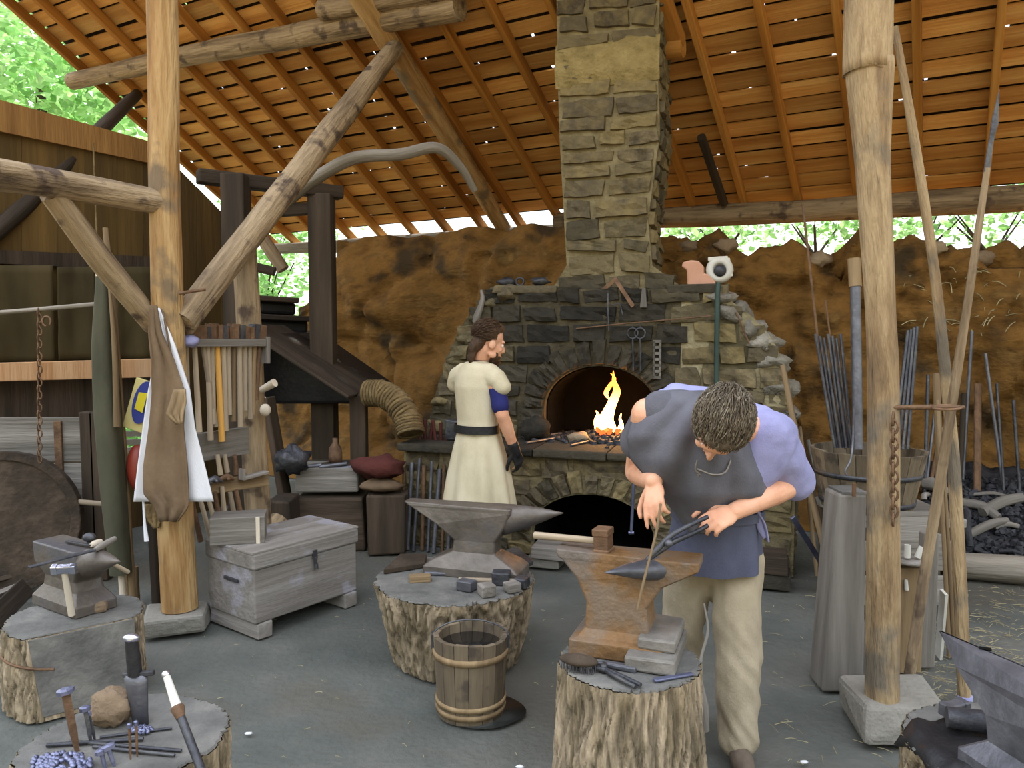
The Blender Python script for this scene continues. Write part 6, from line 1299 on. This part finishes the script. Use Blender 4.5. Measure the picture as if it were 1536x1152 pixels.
R_ = []; rows = ((735, 1018, 1138, .0), (790, 1006, 1140, .03), (820, 1002, 1141, .045), (850, 1000, 1143, .05))
for y_, a_, b_, fo in rows:
    c_ = W((a_ + b_) / 2, y_, 2.98); w_ = (b_ - a_) / 2 * 2.98 / FOC; F_ = Fr(c_, (0, 1, 0), Z); R_.append(ell(F_, 0, w_, w_ * .82, 72, fo, 8, y_ * .01))
inner = [[lerp(p, sum(r, Vector()) / 72, .04) for p in r] for r in R_]
mb = MB(); mb.loft(R_, caps=False); mb.loft([list(reversed(r)) for r in inner], caps=False); rim = R_[-1] + inner[-1]; mb.add(rim, [(j, j + 72, (j + 1) % 72 + 72, (j + 1) % 72) for j in range(72)]); mk('tunic_hem', mb, mt['greyb'], smith, sub=1)
mb = MB(); c_ = W(1076, 768, 2.98); F_ = Fr(c_, (0, 1, 0), Z); r4 = [ell(F_, z, a, a * .83, 40) for z, a in ((-.018, .176), (-.018, .182), (.018, .182), (.018, .176))]; mb.loft(r4 + [r4[0]], caps=False, sm=False); mk('belt', mb, mt['greyb'], smith)
for i, pts in enumerate(([(1132, 762), (1146, 785), (1152, 812)], [(1136, 762), (1140, 790), (1148, 806)])):
    mb = MB(); mb.tube([W(*p, 2.88) for p in pts], [.008, .014, .012], 8, seg=3, sq=(1, .4)); mk('belt_tie', mb, mt['lav'], smith)
mb = MB(); mb.tube([W(1046, 690, 2.56), W(1043, 704, 2.57), W(1050, 712, 2.58), W(1056, 720, 2.6), W(1050, 724, 2.6), W(1047, 712, 2.58)], .003, 5, seg=3); mb.tube([W(1045, 703, 2.57), W(1070, 712, 2.58), W(1088, 708, 2.6), W(1096, 690, 2.62)], .003, 5, seg=3); mk('neck_lace', mb, mt['wgrey'], smith)
T = MB(); cap(T, HI[0], .105, KN[0], .088); cap(T, KN[0], .088, lerp(KN[0], AN[0], .6), .083); cap(T, lerp(KN[0], AN[0], .6), .083, AN[0], .078); cap(T, HI[1], .105, KN[1], .085); cap(T, KN[1], .085, AN[1], .075); cap(T, HI[0], .11, HI[1], .11)
kz = KN[0].z
def fold(p, n):
    k = max(0, 1 - abs(p.z - kz) / .25) + 1.6 * max(0, 1 - abs(p.z - AN[0].z - .05) / .16); return p + n * (.011 * k * noise.noise(Vector((p.x * 9, p.y * 9, p.z * 17 + p.x * 22))) + .006 * noise.noise(Vector((p.x * 16, p.y * 9, p.z * 7 - p.x * 8))))
blob('trousers', T, mt['khaki'], smith, .008, 6, disp=.012, df=(6, 6, 5), post=fold)
for k, a_ in enumerate(AN):
    d_ = Vector((-.1 - .3 * k, -1, 0)).normalized(); g = Vector((a_.x, a_.y, .0)); T = MB(); cap(T, g + Z * .055 - d_ * .05, .05, g + d_ * .14 + Z * .042, .04); cap(T, g + Z * .06, .055, g + Z * .16, .06); blob('boot', T, mt['boot'], smith, .008, 4, disp=.004, df=(20, 20, 20))
# what the smith holds
mb = MB(); mb.tube([W(991, 756, 2.56), W(984, 800, 2.5), W(966, 870, 2.42), W(956, 915, 2.39)], .0045, 8, seg=3); one('work_rod', mb, mt['wtan'], 'thin curved rod hanging from the hand of the smith before the rusty anvil', 'rod')
pv = W(1001, 814, 2.5); t = thing('tongs', 'long black tongs in the fist of the smith above the rusty anvil', 'tongs', pv)
for pts in ([(1062, 788), (1040, 800), (1012, 812), (996, 822), (975, 838)], [(1062, 775), (1030, 790), (1006, 804), (988, 822), (970, 840)]):
    mb = MB(); mb.tube([W(x_, y_, lerp(2.5, 2.54, (x_ - 970) / 90)) for x_, y_ in pts], [.008, .008, .010, .011, .007], 8, seg=4); mk('arm', mb, mt['iron'], t)
mb = MB(); mb.ball(W(1003, 815, 2.49), .014); mk('rivet', mb, mt['steel'], t)
# ================================================================ LIGHT
w = bpy.data.worlds.new('sky'); bpy.context.scene.world = w; w.use_nodes = True; nt = w.node_tree
bg = nt.nodes['Background']; bg.inputs[1].default_value = 1.0
tc = nt.nodes.new('ShaderNodeTexCoord'); sx = nt.nodes.new('ShaderNodeSeparateXYZ'); nt.links.new(tc.outputs['Generated'], sx.inputs[0])
cr = nt.nodes.new('ShaderNodeValToRGB'); e = cr.color_ramp.elements
e[0].position = .0; e[0].color = (.62, .58, .42, 1); e[1].position = 1; e[1].color = (.98, 1.08, 1.3, 1)
a = e.new(.5); a.color = (1.0, 1.02, .9, 1); a = e.new(.62); a.color = (1.0, 1.05, 1.1, 1)
cr2 = nt.nodes.new('ShaderNodeValToRGB'); e = cr2.color_ramp.elements   # the wooded side behind the viewer
e[0].position = .0; e[0].color = (.6, .52, .34, 1); e[1].position = 1; e[1].color = (1.5, 1.65, 1.9, 1)
a = e.new(.48); a.color = (.55, .5, .34, 1); a = e.new(.52); a.color = (.22, .26, .15, 1); a = e.new(.6); a.color = (.4, .44, .34, 1); a = e.new(.72); a.color = (1.35, 1.42, 1.5, 1)
mr = nt.nodes.new('ShaderNodeMapRange'); mr.inputs[1].default_value = -1; mr.inputs[2].default_value = 1; nt.links.new(sx.outputs[2], mr.inputs[0])
nt.links.new(mr.outputs[0], cr.inputs[0]); nt.links.new(mr.outputs[0], cr2.inputs[0])
my = nt.nodes.new('ShaderNodeMapRange'); my.inputs[1].default_value = -.25; my.inputs[2].default_value = .35; nt.links.new(sx.outputs[1], my.inputs[0])
mx = nt.nodes.new('ShaderNodeMix'); mx.data_type = 'RGBA'; nt.links.new(my.outputs[0], mx.inputs[0]); nt.links.new(cr2.outputs[0], mx.inputs[6]); nt.links.new(cr.outputs[0], mx.inputs[7]); nt.links.new(mx.outputs[2], bg.inputs[0])
sl = bpy.data.lights.new('sun', 'SUN'); so = bpy.data.objects.new('sun', sl); C.objects.link(so)
sl.energy = 4.0; sl.angle = math.radians(2); sl.color = (1, .95, .85)
d = Vector((-.25, -.72, -.95)).normalized()
so.rotation_euler = d.to_track_quat('-Z', 'Y').to_euler(); so.location = (3, 10, 12)
sc = bpy.context.scene
sc.view_settings.view_transform = 'Standard'; sc.view_settings.look = 'None'; sc.view_settings.gamma = 1; sc.view_settings.use_curve_mapping = False
sc.view_settings.exposure = 1.08
